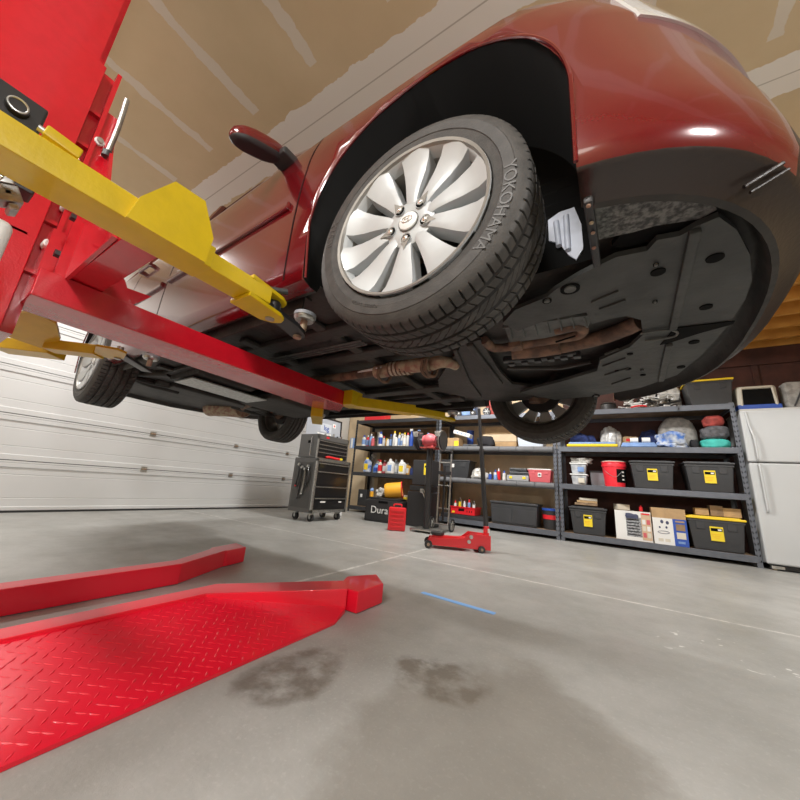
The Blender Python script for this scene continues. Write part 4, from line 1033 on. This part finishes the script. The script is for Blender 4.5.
for k in range(9):
    m_=[white,white,labely,blue,white,toteg,blue2,beige,white][k]; h_=.20+.05*((k*7)%4)/3
    mb=MB(); mb.cyl((0,0,0),(0,0,h_*.78),.024,m_,n=12); mb.cyl((0,0,h_*.78),(0,0,h_),.016,[redp,white,blackp][k%3],r2=.009,n=10)
    o=one(mb,'spray_can',['first','second','third, yellow','fourth, blue','fifth','sixth, grey','seventh, light blue','eighth, cream','ninth'][k]+' can from the left standing in the red crate','can','cans in the red crate'); o.location=(cr1.location.x-.165+.041*k,YS+.19+(.06 if k%2 else -.06),z+.085)
x0,x1=sx(490,512),sx(538.5,512)
t=empty('trunk',((x0+x1)/2,YS+.24,z+G),'large black plastic trunk on the bottom shelf of the middle rack','trunk'); mb=MB(); w_=x1-x0; mb.box((0,0,.15),(w_*.97,.40,.30),tote,.015,taper=.95)
for s_ in (-1,1): mb.box((s_*w_*.24,-.198,.13),(w_*.42,.006,.20),tote,.003)
mb.build('tub',t); mb=MB(); mb.box((0,0,.318),(w_,.42,.035),tote,.01); mb.build('lid',t)
t=empty('bucket',(sx(550,512),YS+.2,z+G),'black bucket with blue lid and red band at the right end of the middle rack','bucket'); mb=MB(); mb.lathe([(0,0),(.11,0),(.125,.26),(0,.26)],blackp,None,28); mb.build('pail',t); mb=MB(); mb.lathe([(0,.262),(.13,.262),(.133,.29),(0,.295)],blue,None,28); mb.build('lid',t)
mb=MB(); mb.lathe([(.121,.14),(.1245,.20),(.1265,.20),(.123,.14)],redp,None,28); mb.build('red_band',t)
# ---------------- left rack
z=ZS[3]
x0,x1=sx(364,416),sx(384,416); t=empty('red_case',((x0+x1)/2,YS+.2,z+G),'red plastic case on top of the black rack','case'); mb=MB(); mb.box((0,0,.11),(x1-x0,.24,.21),redp,.015); mb.build('shell',t); mb=MB(); mb.tube([(-.08,-.125,.15),(-.07,-.14,.15),(.07,-.14,.15),(.08,-.125,.15)],.008,redp,8); mb.build('handle',t)
def bottle(kind,h,r,m,capm,labm=None):
    mb=MB()
    if kind=='jug':
        mb.box((0,0,h*.38),(r*2,r*1.5,h*.76),m,r*.35,seg=3); mb.cyl((-r*.3,0,h*.7),(-r*.3,0,h*.92),r*.8,m,r2=r*.35,n=14); mb.cyl((-r*.3,0,h*.9),(-r*.3,0,h),r*.38,capm,n=12)
        mb.tube([(r*.75,0,h*.35),(r*1.0,0,h*.5),(r*.8,0,h*.75),(0,0,h*.86)],r*.16,m,8)
        if labm: mb.box((0,-r*.77,h*.38),(r*1.3,.003,h*.4),labm)
    elif kind=='spray':
        mb.lathe([(0,0),(r,0),(r,h*.55),(r*.35,h*.75),(r*.3,h*.85),(0,h*.85)],m,None,14); mb.box((-r*.2,0,h*.92),(r*1.3,r*.7,h*.11),capm,.004); mb.box((-r*.9,0,h*.88),(r*.2,r*.3,h*.12),capm,.002)
        if labm: mb.lathe([(r*1.01,h*.12),(r*1.01,h*.45)],labm,None,14)
    else:
        mb.lathe([(0,0),(r,0),(r,h*.72),(r*.45,h*.84),(r*.42,h*.86),(0,h*.86)],m,None,14); mb.cyl((0,0,h*.85),(0,0,h),r*.48,capm,n=12)
        if labm: mb.lathe([(r*1.01,h*.15),(r*1.01,h*.6)],labm,None,14)
    return mb
ordn=['first','second','third','fourth','fifth','sixth','seventh','eighth','ninth','tenth','eleventh','twelfth','thirteenth','fourteenth','fifteenth','sixteenth']
z=ZS[2]
B2=[(364,'can',.17,.035,white,blue,blue2,'white and blue'),(368.5,'can',.20,.03,blue2,white,None,'light blue'),(373,'can',.15,.03,pink,white,None,'pink'),(376.5,'can',.14,.026,beige,yel,None,'cream'),(380.5,'can',.22,.036,white,blue,blue,'white and blue tall'),(384.5,'can',.13,.024,amber,labely,None,'amber'),(388,'can',.11,.022,white,white,None,'short white'),(392,'can',.24,.03,white,yel,None,'tall white, yellow capped'),(396,'can',.16,.028,white,blackp,labelw,'white, black capped'),(400,'spray',.20,.03,white,white,blue2,'white spray'),(404.5,'can',.20,.03,beige,yel,labelw,'cream, yellow capped'),(409,'spray',.27,.036,blue,white,blue,'blue spray'),(419,'spray',.24,.034,white,blue2,blue2,'white and blue spray'),(426,'can',.2,.04,white,blue2,blue2,'large white'),(431,'can',.17,.035,blue2,white,None,'blue, rightmost')]
for k,(px_,h_,m_,c_,nm) in enumerate(((367,.22,redp,white,'red'),(371,.19,white,blackp,'white'),(378.5,.25,blue2,white,'light blue'),(383,.2,beige,redp,'cream'),(390,.23,toteg,blue,'grey'),(394.5,.19,labely,blackp,'yellow'),(398.5,.26,white,yel,'yellow capped white'),(407,.25,white,redp,'red capped white'))):
    o=one(bottle('can',h_*1.2,.036,m_,c_,labelw if k%2 else blue2),'bottle',nm+' bottle, '+ordn[k]+' in the back row of the black rack\'s upper shelf','bottle','back row bottles on the black rack'); o.location=(sx(px_,447,YS+.25),YS+.26,z+G)
for k,(px_,kd,h_,r_,m_,c_,l_,nm) in enumerate(B2):
    o=one(bottle(kd,h_*1.35,r_*1.2,m_,c_,l_),'bottle',nm+' bottle, '+ordn[k]+' on the black rack\'s upper shelf','bottle','bottles on the upper shelf of the black rack'); o.location=(sx(px_,447,YS+.10)+.008,YS+.07+.085*(k%2),z+G)
z=ZS[1]
B3=[(368,'jug',.24,.07,tarp,yel,yel,'blue patterned'),(374,'jug',.15,.07,blue2,blue,blue,'low blue'),(380.5,'can',.21,.04,beige,redp,redp,'cream, red capped'),(386,'jug',.19,.06,white,white,labelw,'small white'),(391.5,'jug',.23,.065,white,white,blue2,'white, blue labelled'),(397.5,'can',.23,.04,beige,blackp,None,'tall cream'),(403,'jug',.22,.065,white,white,labely,'white, yellow labelled'),(409,'can',.13,.035,navy,blackp,None,'short dark blue')]
for k,(px_,h_,m_,c_,nm) in enumerate(((377,.25,white,redp,'red capped white'),(384,.24,pink,white,'pink'),(389,.22,white,blue,'blue capped white'),(395,.26,clearc,white,'clear'),(400,.25,white,blackp,'black capped white'),(407,.2,amber,white,'amber'))):
    o=one(bottle('jug',h_*1.15,.055,m_,c_,labelw if k%2 else blue2),'jug',nm+' jug, '+ordn[k]+' in the back row of the black rack\'s middle shelf','jug','back row jugs on the black rack'); o.location=(sx(px_,474,YS+.3),YS+.33,z+G)
for k,(px_,kd,h_,r_,m_,c_,l_,nm) in enumerate(B3):
    o=one(bottle(kd,h_*1.25,r_*1.05,m_,c_,l_),'jug' if kd=='jug' else 'bottle',nm+' container, '+ordn[k]+' on the black rack\'s middle shelf','jug' if kd=='jug' else 'bottle','containers on the middle shelf of the black rack'); o.location=(sx(px_,474,YS+.12),YS+.08+(.13 if k%2 else 0),z+G)
for k,(px_,lb) in enumerate(((363,'dark red rusty can stacked left'),(371,'steel can in dark corner'))):
    mb=MB(); mb.cyl((0,0,0),(0,0,.36),.055,[cardd,steel][k],n=18); mb.cyl((0,0,.17),(0,0,.19),.057,blackp,n=18); o=one(mb,'canister',lb+', back of the black rack\'s upper shelf','can'); o.location=(XL0+.16+.16*k,YS+.45,ZS[2]+G)
sb=MB(); sb.box((0,0,.11),(.10,.03,.22),blue2,.006); sb.box((0,-.016,.11),(.05,.003,.2),white); o=one(sb,'packet','blue and white packet hanging on the left post of the black rack','packet'); o.location=(XL0-.035,YS-.03,1.25)
# roll of dark sheeting leaning in the black rack
rl=MB(); rl.cyl((0,0,0),(.13,.0,.38),.05,clearp,n=14); rl.cyl((.0,0,-.0),(.11,0,.33),.052,blackp,n=12); o=one(rl,'leaning_roll','dark roll leaning inside the black rack behind the jugs','roll'); o.location=(XL0+.13,YS+.38,ZS[1]+.02)
bb=MB(); bb.box((0,0,.16),(.22,.22,.32),blackp,.01); bb.box((-.02,-.112,.2),(.05,.003,.06),labelw); o=one(bb,'black_box','black box with a white sticker on the bottom shelf of the black rack','box'); o.location=(sx(363,500,YS+.25)+.05,YS+.25,ZS[0]+G)
# kraft board beside the rack and white pipe
one(MB().b2((-5.26,YB-.05,.01),(-4.62,YB-.012,2.2),kraft,.004),'leaning_board','tall tan board standing in the corner between the garage door and the black rack','board')
wp=MB(); wp.cyl((0,0,0),(0,0,.32),.05,white,n=16); wp.cyl((0,0,.32),(0,0,.36),.05,white,r2=.02,n=16); wp.cyl((0,0,.36),(0,0,.38),.02,white); o=one(wp,'white_bottle','tall white bottle standing on the floor between tool chest and black rack','bottle'); o.location=(-3.98,4.55,G)
# ================================================================= TOOL CHEST
tcx,tcy=-3.71,3.76
tch=empty('rolling_tool_cabinet',(tcx,tcy,0),'grey rolling tool cabinet with four black drawers in front of the garage door','tool cabinet')
D_,W_=.46,.72
b=MB(); b.b2((-D_/2,-W_/2,.115),(D_/2-.02,W_/2,.86),toolg,.006); b.b2((D_/2-.03,-W_/2,.115),(D_/2,-W_/2+.035,.86),steel,.003); b.b2((D_/2-.03,W_/2-.035,.115),(D_/2,W_/2,.86),steel,.003); b.b2((D_/2-.03,-W_/2,.82),(D_/2,W_/2,.865),steel,.003); b.b2((D_/2-.03,-W_/2,.115),(D_/2,W_/2,.16),steel,.003)
b.b2((-D_/2+.04,-W_/2-.004,.17),(D_/2-.06,-W_/2,.80),mat('side_panel',(.11,.11,.108),.35,.4),.002); b.build('body',tch)
z0=.165
for h_ in (.16,.155,.205,.115):
    d=MB(); d.b2((D_/2-.02,-W_/2+.037,z0),(D_/2+.006,W_/2-.037,z0+h_-.006),toolk,.003); dd=d.build('drawer',tch)
    e=MB(); e.b2((D_/2+.004,-W_/2+.037,z0+h_-.022),(D_/2+.02,W_/2-.037,z0+h_-.008),steel,.003); e.build('drawer_pull',dd); z0+=h_+.002
for a_,b_ in ((-1,-1),(-1,1),(1,-1),(1,1)):
    c=MB(); c.cyl((a_*.15,b_*.27-.018,.05),(a_*.15,b_*.27+.018,.05),.05,blackp,n=22); c.cyl((a_*.15,b_*.27-.020,.05),(a_*.15,b_*.27+.020,.05),.018,steel,n=12); c.b2((a_*.15-.03,b_*.27-.03,.09),(a_*.15+.03,b_*.27+.03,.115),steel,.002)
    for s_ in (-1,1): c.b2((a_*.15-.015,b_*.27+s_*.026-.002,.04),(a_*.15+.015,b_*.27+s_*.026+.002,.10),steel)
    c.build('caster',tch)
mg=MB(); mg.box((D_/2+.008,-.16,.265),(.004,.10,.02),labelw); mg.box((D_/2+.008,.2,.265),(.004,.06,.018),labelw); mg.build('badge_plate',tch)
# tools hung on its side
for k,(dx,zz_,L_,m_) in enumerate(((-.10,.76,.30,blackp),(-.03,.72,.42,blackm),(.03,.70,.34,steel),(.09,.74,.26,blackm))):
    t_=MB(); t_.tube([(0,0,0),(.02,-.012,-L_*.5),(-.01,-.01,-L_)],.011,m_,8); t_.sph((-.01,-.01,-L_),.016,[redp,blackp,steel,blackm][k],8); t_.cyl((0,.01,0),(0,-.02,.0),.02,steel,n=10)
    o=one(t_,'hand_tool',['black corded tool, leftmost','long black tool, second','steel tool, third','short black tool, rightmost'][k]+' of those hanging on the side of the rolling tool cabinet','tool'); o.location=(tcx+dx,tcy-W_/2-.018,zz_)
uc=empty('tool_chest',(tcx-.02,tcy+.0,.8665),'smaller grey tool chest with shallow drawers standing on the rolling tool cabinet','tool chest')
W2,D2=.66,.38
b=MB(); b.b2((-D2/2,-W2/2,0),(D2/2-.015,W2/2,.345),toolg,.006); b.b2((D2/2-.025,-W2/2,0),(D2/2,-W2/2+.022,.345),steel,.002); b.b2((D2/2-.025,W2/2-.022,0),(D2/2,W2/2,.345),steel,.002); b.b2((D2/2-.025,-W2/2,.27),(D2/2,W2/2,.345),toolg,.003)
b.b2((-.02,-W2/2-.002,.21),(.05,-W2/2,.25),dark); b.build('body',uc)
hd=MB(); hd.tube([(.07,-W2/2,.03),(.07,-W2/2-.02,.05),(.07,-W2/2-.02,.28),(.07,-W2/2,.30)],.006,chrome,8); hd.build('side_handle',uc)
z0=.02
for h_ in (.075,.055,.055,.055):
    d=MB(); d.b2((D2/2-.015,-W2/2+.024,z0),(D2/2+.004,W2/2-.024,z0+h_-.006),toolk,.002); dd=d.build('drawer',uc)
    e=MB(); e.b2((D2/2+.003,-W2/2+.024,z0+h_-.018),(D2/2+.014,W2/2-.024,z0+h_-.008),steel,.002); e.build('drawer_pull',dd); z0+=h_+.001
bd=MB(); bd.box((D2/2+.002,-.15,.31),(.004,.06,.025),redp); bd.build('badge_plate',uc)
for k in range(5):
    mb=MB(); mb.cyl((0,0,0),(0,0,.03+.012*(k%3)),.016,[steel,white,steel,blackp,chrome][k],n=12); o=one(mb,'socket',['first','second','third','fourth','fifth'][k]+' small socket from the left along the front of the tool chest top','socket','small parts on the tool chest top'); o.location=(tcx+.08,tcy-.12+.09*k,1.2130)
rc=MB(); rc.tube([(0,-.16,.02),(0,-.08,.03),(.01,0,.022),(0,.14,.02)],.017,redp,10); rc.box((0,.16,.02),(.04,.06,.03),labely,.006); o=one(rc,'screwdriver','red tool with a yellow end lying on the ledge of the rolling tool cabinet','tool'); o.location=(tcx+.203,tcy-.02,.8675)
sg_=empty('picture_frame',(tcx-.16,tcy+.13,1.2130),'grey sign with black frame standing on the tool chest','sign'); sg_.rotation_euler=(0,-.06,0)
b=MB(); b.b2((-.008,-.42,0),(0,.34,.34),mat('sign_grey',(.42,.45,.50),.35),.002); b.b2((0,-.13,.10),(.003,.12,.24),mat('sign_pale',(.6,.64,.70),.4)); b.b2((0,-.05-.14,.055),(.003,.12,.075),labelw); b.b2((0,.15,.2),(.004,.22,.27),labelw,.001); b.sph((.004,.185,.235),(.003,.016,.016),redp,10); b.build('panel',sg_)
b=MB(); b.b2((-.012,-.42,.325),(.012,.36,.345),blackm); b.b2((-.012,.335,0),(.012,.36,.345),blackm); b.build('frame',sg_)
text('lsg',.12,blue,Matrix.Translation((.006,-.00,.165))@Matrix(((0,0,1,0),(1,0,0,0),(0,1,0,0),(0,0,0,1))),sg_,'lettering',.001)
# ================================================================= THINGS ON THE FLOOR, BEYOND THE CAR
c0=Vector((-3.04,4.62,0))
dm=empty('tool_case',(c0.x,c0.y,G),'large black plastic case with white lettering on the floor before the black rack','case',rz=.12)
b=MB(); b.box((0,0,.165),(.64,.34,.33),blackp,.02); b.box((0,-.172,.17),(.60,.006,.28),blackp,.004); b.box((0,0,.345),(.50,.30,.03),blackp,.01); b.build('shell',dm)
b=MB(); b.box((-.0,-.176,.30),(.16,.012,.03),dark,.004); b.build('handle',dm)
text('Dura',.15,labelw,Matrix.Translation((-.055,-.178,.175))@Matrix.Rotation(PI/2,4,'X'),dm,'lettering',.001)
pf=MB(); pf.lathe([(0,-.13),(.10,-.13),(.115,-.10),(.12,.12),(.128,.14),(.105,.14),(.10,-.05),(0,-.05)],orange,None,30); pf.lathe([(.103,.135),(.131,.135),(.131,.15),(.103,.15)],redp,None,30); pf.lathe([(0,.10),(.10,.10)],toteg,None,24)
pf.bm.transform(Matrix.Rotation(.45,4,'Z')@Matrix.Rotation(R(83),4,'Y')); lo=min(v.co.z for v in pf.bm.verts); pf.bm.transform(Matrix.Translation((0,0,-lo)))
o=one(pf,'drum_heater','orange drum shaped heater lying on the large black case','heater'); o.location=(-2.95,4.60,.364)
soft_=MB(); soft_.blob((0,0,.06),(.09,.09,.07),clearp,51,.4,4); lo=min(v.co.z for v in soft_.bm.verts); soft_.bm.transform(Matrix.Translation((0,0,-lo))); o=one(soft_,'plastic_bag','crumpled grey bag on the large black case beside the orange heater','bag'); o.location=(-3.21,4.67,.364)
mb=MB(); mb.cyl((0,0,.0),(0,0,.09),.03,orange,n=12); mb.sph((.0,0,.1),.035,blue2,10); o=one(mb,'hand_tool','small orange and blue tool on the left end of the large black case','tool'); o.location=(-3.315,4.53,.364)
hv=MB(); hv.blob((0,0,.06),(.12,.09,.08),blackc,54,.2,4); lo=min(v.co.z for v in hv.bm.verts); hv.bm.transform(Matrix.Translation((0,0,-lo))); o=one(hv,'black_pouch','black pouch behind the orange heater, on the bottom shelf of the black rack','bag'); o.location=(-3.30,YS+.2,ZS[0]+.35)
o.location.z=ZS[0]+G
# red case
rcx=at(397,531,2,0); b=MB(); rcs=empty('carrying_case',(-2.42,3.92,G),'small red plastic case standing upright on the floor before the large black case','case',rz=.55)
b.box((0,0,.145),(.23,.12,.29),redp,.02); 
for k in range(5): b.box((0,-.066,.05+.05*k),(.17,.006,.018),redp,.002)
b.build('shell',rcs); b=MB(); b.tube([(-.05,0,.298),(-.045,0,.325),(.045,0,.325),(.05,0,.298)],.009,redp,8); b.build('handle',rcs)
# black rolling box with yellow label
bx=empty('rolling_toolbox',(-2.47,4.74,G),'tall black stacked toolbox with yellow label behind the bench grinder','toolbox')
b=MB(); b.box((0,0,.25),(.40,.34,.50),blackp,.015); b.build('lower_box',bx); b=MB(); b.box((.0,0,.55),(.36,.30,.08),blackm,.01); b.build('tray',bx); b=MB(); b.box((.02,0,.79),(.34,.28,.38),blackp,.012); b.build('upper_box',bx); b=MB(); b.box((.10,-.142,.84),(.10,.003,.17),labely); b.box((.10,-.144,.88),(.07,.002,.03),dark); b.build('label',bx)
cl1=MB(); cl1.cyl((0,0,.0),(.10,0,-.16),.013,chrome,n=10); cl1.cyl((.02,0,.02),(.13,0,-.13),.011,steel,n=10); cl1.box((0,0,.0),(.05,.03,.06),steel,.006); cl1.box((.11,0,-.17),(.04,.03,.05),steel,.006); o=one(cl1,'clamp','steel clamp hanging on the front of the tall black toolbox','clamp'); o.location=(-2.40,4.53,.52)
ya_=MB(); ya_.box((0,0,.018),(.06,.09,.034),labely,.006); ya_.box((0,0,.05),(.05,.08,.028),beige,.004); o=one(ya_,'yellow_box','small yellow and cream box on the right end of the large black case','box'); o.location=(-2.76,4.70,.364)
# bench grinder on pedestal
gc=Vector((-2.13,4.20,0)); gr_=empty('bench_grinder_stand',gc,'bench grinder with red motor on a black pedestal in front of the black rack','grinder')
b=MB(); b.cyl((0,0,.05),(0,0,1.10),.045,blackm,n=18); b.build('pedestal',gr_)
b=MB(); b.box((0,0,.035),(.34,.30,.02),steel,.004); 
for a_ in (-1,1):
    for c_ in (-1,1): b.cyl((a_*.15,c_*.13,.0),(a_*.15,c_*.13,.035),.02,steel,n=10)
b.build('base',gr_)
b=MB(); b.box((0,0,1.11),(.24,.18,.02),redc,.004); b.box((0,0,1.135),(.14,.12,.04),pink,.01); b.build('mount',gr_)
b=MB(); b.cyl((-.10,0,1.22),(.10,0,1.22),.075,pink,n=26); b.sph((0,-.01,1.22),(.105,.10,.095),pink,18); b.build('motor',gr_)
for s_ in (-1,1):
    b=MB(); b.cyl((s_*.155,0,1.22),(s_*.205,0,1.22),.13,blackm,n=30); b.cyl((s_*.09,0,1.22),(s_*.16,0,1.22),.03,steel); b.tube([(s_*.18,.133*math.cos(a),1.22+.133*math.sin(a)) for a in [2*PI*i/20 for i in range(21)]],.009,steel if s_>0 else blackm,6); gg=b.build('wheel_guard',gr_)
    b=MB(); b.cyl((s_*.147,0,1.22),(s_*.157,0,1.22),.10,toteg,n=26); b.build('grinding_wheel',gg)
    b=MB(); b.box((s_*.17,-.145,1.29),(.07,.01,.07),clearp,.002,rot=Matrix.Rotation(.3,4,'X')); b.cyl((s_*.12,-.02,1.32),(s_*.14,-.14,1.31),.006,steel); b.build('eye_shield',gg)
# hand truck style stand with wheels right of the grinder
ht=empty('hand_truck',(-2.07,4.56,0),'folding steel hand truck with two small wheels beside the bench grinder','hand truck')
b=MB(); 
for s_ in (-1,1): b.tube([(s_*.09,.02,.10),(s_*.09,.04,.6),(s_*.09,.05,1.08)],.013,steel,8); 
for z_ in (.3,.62,.95): b.cyl((-.09,.035,z_),(.09,.035,z_),.009,steel)
b.box((0,.05,.80),(.20,.04,.05),blackm,.006); b.tube([(-.09,.05,1.08),(-.08,.05,1.12),(.08,.05,1.12),(.09,.05,1.08)],.013,blackm,8); b.cyl((-.16,.0,.09),(.16,.0,.09),.01,steel); b.box((0,-.09,.02),(.24,.16,.01),steel,.002); b.cyl((-.0,.03,.12),(-.0,.04,.9),.017,blackm); b.build('frame',ht)
for s_ in (-1,1):
    b=MB(); M=Matrix.Translation((s_*.15,0,.09))@Matrix.Rotation(PI/2,4,'Y'); b.lathe([(.07,-.014),(.088,-.012),(.088,.012),(.07,.014)],blackp,M,24,close=True); 
    for k in range(6): a=k*PI/3; b.cyl((s_*.15,0,.09),(s_*.15,.072*math.cos(a),.09+.072*math.sin(a)),.006,steel,n=6)
    b.lathe([(.066,-.008),(.072,-.008),(.072,.008),(.066,.008)],steel,M,24,close=True); b.build('wheel',ht)
# ---------------- floor jack
ja=at(424,546,2,0); jb=at(489,552,2,0); jx=(jb-ja); jl=jx.length; jz=math.atan2(jx.y,jx.x)
jk=empty('floor_jack',((ja+jb)/2),'red trolley floor jack on the concrete in front of the middle rack','floor jack',rz=jz)
hx=jl/2
b=MB()
for s_ in (-1,1): b.prism([(-hx+.03,.03),(hx-.0,.025),(hx,.16),(hx-.10,.165),(hx-.20,.17),(hx-.27,.115),(-hx+.05,.095)],1,s_*.085-.006,s_*.085+.006,redp,bev=.003)
b.b2((-hx+.08,-.08,.085),(hx-.25,.08,.095),redp); b.b2((hx-.16,-.08,.03),(hx-.02,.08,.15),redp,.01); b.build('chassis',jk)
b=MB(); b.prism([(-hx+.05,.075),(hx-.2,.06),(hx-.2,.12),(-hx+.08,.115)],1,-.035,.035,redp,bev=.004); b.build('lift_arm',jk)
b=MB(); b.lathe([(0,.115),(.055,.115),(.068,.125),(.068,.145),(.05,.15),(0,.145)],blackp,Matrix.Translation((-hx+.13,0,0)),26); b.build('saddle',jk)
for x_,r_ in ((-hx+.04,.038),(hx-.09,.032)):
    for s_ in (-1,1): b=MB(); b.cyl((x_,s_*.095,r_),(x_,s_*.125,r_),r_,blackm,n=22); b.cyl((x_,s_*.126,r_),(x_,s_*.130,r_),r_*.4,rust2,n=12); b.build('wheel',jk)
for x_,z_ in ((hx-.19,.135),(hx-.21,.09)): b=MB(); b.cyl((x_,-.098,z_),(x_,-.088,z_),.018,steel,n=14); b.build('bolt',jk)
b=MB(); b.box((hx-.03,0,.19),(.05,.06,.10),redp,.008); b.box((hx-.01,-.032,.2),(.02,.003,.04),labelw); b.build('handle_socket',jk)
# handle leans up and slightly back to the left
ji=jk; Mi=Matrix.Rotation(-jz,4,'Z')@Matrix.Translation(-((ja+jb)/2))
top=at(478,392,1,3.62); bot=(Matrix.Translation((ja+jb)/2)@Matrix.Rotation(jz,4,'Z'))@Vector((hx-.03,0,.2))
b=MB(); T_=Mi@top; B_=Mi@bot; mid=B_+(T_-B_)*.55; b.cyl(B_,mid,.024,blackp,n=16); b.cyl(mid,B_+(T_-B_)*.86,.017,blackp,n=16); b.cyl(B_+(T_-B_)*.86,T_,.015,steel,n=16); b.build('handle',jk)
# tape on the floor
a=at(422,592.5,2,0); c=at(495,614,2,0); d=c-a; tp_=MB(); tp_.box((a+c)/2+Vector((0,0,.0012)),(d.length,.036,.0012),tapeb,0,rot=math.atan2(d.y,d.x)); one(tp_,'floor_tape','strip of light blue tape stuck to the concrete floor','tape')
# ================================================================= REFRIGERATOR
fr=empty('refrigerator',(1.765,5.70,0),'white top freezer refrigerator to the right of the shelving','refrigerator')
FW,FD=.80,.62
b=MB(); b.b2((-FW/2+.02,-FD/2+.07,.05),(FW/2-.0,FD/2,1.735),whitem,.008); b.b2((-FW/2+.01,-FD/2+.02,1.735),(FW/2,FD/2,1.765),mat('top_grey',(.50,.50,.48),.5),.006); b.b2((-FW/2+.05,-FD/2+.06,.01),(FW/2-.05,-FD/2+.1,.05),blackp); b.build('cabinet',fr)
b=MB(); b.b2((-FW/2,-FD/2-.0,1.14),(FW/2,-FD/2+.065,1.74),whitem,.018,seg=4); d1=b.build('door',fr)
b=MB(); b.b2((-FW/2,-FD/2-.0,.06),(FW/2,-FD/2+.065,1.127),whitem,.018,seg=4); d2=b.build('door',fr)
b=MB(); b.tube([(-FW/2+.075,-FD/2-.0,1.165),(-FW/2+.075,-FD/2-.035,1.18),(-FW/2+.075,-FD/2-.035,1.40),(-FW/2+.06,-FD/2-.012,1.55),(-FW/2+.05,-FD/2-.002,1.72)],.011,whitem,10); b.build('handle',d1)
b=MB(); b.tube([(-FW/2+.075,-FD/2,1.10),(-FW/2+.075,-FD/2-.035,1.085),(-FW/2+.075,-FD/2-.035,.80),(-FW/2+.075,-FD/2-.03,.62),(-FW/2+.075,-FD/2,.60)],.011,whitem,10); b.build('handle',d2)
b=MB(); b.box((-FW/2+.08,-FD/2+.03,.03),(.10,.05,.03),steel,.004); b.cyl((-FW/2+.06,-FD/2+.02,.018),(-FW/2+.06,-FD/2+.05,.018),.018,rust2); b.build('foot',fr)
ZF=1.766
pc=empty('pet_carrier',(1.575,5.60,ZF+G),'cream and blue carrier with dark opening on top of the refrigerator','carrier')
b=MB(); b.box((0,.06,.155),(.36,.30,.31),beige,.04,seg=3); b.build('shell',pc); b=MB(); b.box((0,-.095,.15),(.27,.02,.22),dark,.015); b.build('opening',pc)
b=MB(); b.box((0,.05,.035),(.38,.32,.07),blue,.015); b.build('base',pc); b=MB(); 
for s_ in (-1,1): b.cyl((s_*.15,-.098,.03),(s_*.135,-.10,.28),.012,beige,n=8)
b.cyl((-.135,-.10,.28),(.135,-.10,.28),.014,beige,n=8); b.build('door_frame',pc)
bg=empty('tote_bag',(1.945,5.56,ZF+G),'grey bag with black strap on the refrigerator, right of the carrier','bag')
b=MB(); b.box((0,0,.16),(.30,.2,.32),greyc,.04); b.build('pouch',bg); b=MB(); b.tube([(-.10,-.105,.02),(-.04,-.112,.16),(0,-.112,.25),(.06,-.112,.12),(.10,-.105,.02)],.008,blackp,8); b.sph((0,-.11,.24),(.02,.015,.02),blackp,8); b.build('strap',bg)
for k in range(5):
    b=MB(); b.box((0,0,.006),(.34-.02*k,.06,.010),beige,.001,rot=.15*k); o=one(b,'wooden_slat',['lowest','second lowest','middle','second highest','topmost'][k]+' pale flat slat stacked at the back of the refrigerator top','slat','slats on the refrigerator'); o.location=(1.62,5.92,ZF+G+.2*0+.0125*k)
# ================================================================= LIGHT
def area(loc,to,size,power,c=(1,1,1),sy_=None):
    l=bpy.data.lights.new('lamp','AREA'); l.energy=power; l.color=c; l.size=size
    if sy_: l.shape='RECTANGLE'; l.size_y=sy_
    o=bpy.data.objects.new('lamp_light',l); col.objects.link(o); o.location=loc; o.rotation_euler=(Vector(to)-Vector(loc)).to_track_quat('-Z','Y').to_euler(); return o
area((-1.8,3.3,3.05),(-1.9,5.6,.7),1.2,125,(1,.98,.95),.25)
area((1.6,3.3,3.12),(1.6,3.3,0),1.2,85,(1,.98,.95),.25)
area((-4.0,.6,3.12),(-4.0,.6,0),.25,75,(1,.98,.95),1.2)
area((-.4,-1.6,3.12),(-.4,-1.6,0),1.2,135,(1,.98,.95),.25)
area((1.7,-.3,1.75),(-1.4,2.2,.5),.3,32,(1,.99,.97),.3)
for loc,e in (((-2.6,-1.3,2.55),26),((.6,-2.6,2.5),20)):  # unseen fill lights, added to brighten the ceiling
    l=bpy.data.lights.new('ceiling_fill','POINT'); l.energy=e; l.color=(1,.95,.86); l.shadow_soft_size=.3; o=bpy.data.objects.new('ceiling_fill_light',l); col.objects.link(o); o.location=loc
wd=bpy.data.worlds.new('garage_world'); sc.world=wd; wd.use_nodes=True; wd.node_tree.nodes['Background'].inputs[0].default_value=(.95,.97,1,1); wd.node_tree.nodes['Background'].inputs[1].default_value=.3
sc.view_settings.view_transform='Standard'; sc.view_settings.look='None'; sc.view_settings.exposure=0; sc.view_settings.gamma=1; sc.view_settings.use_curve_mapping=False
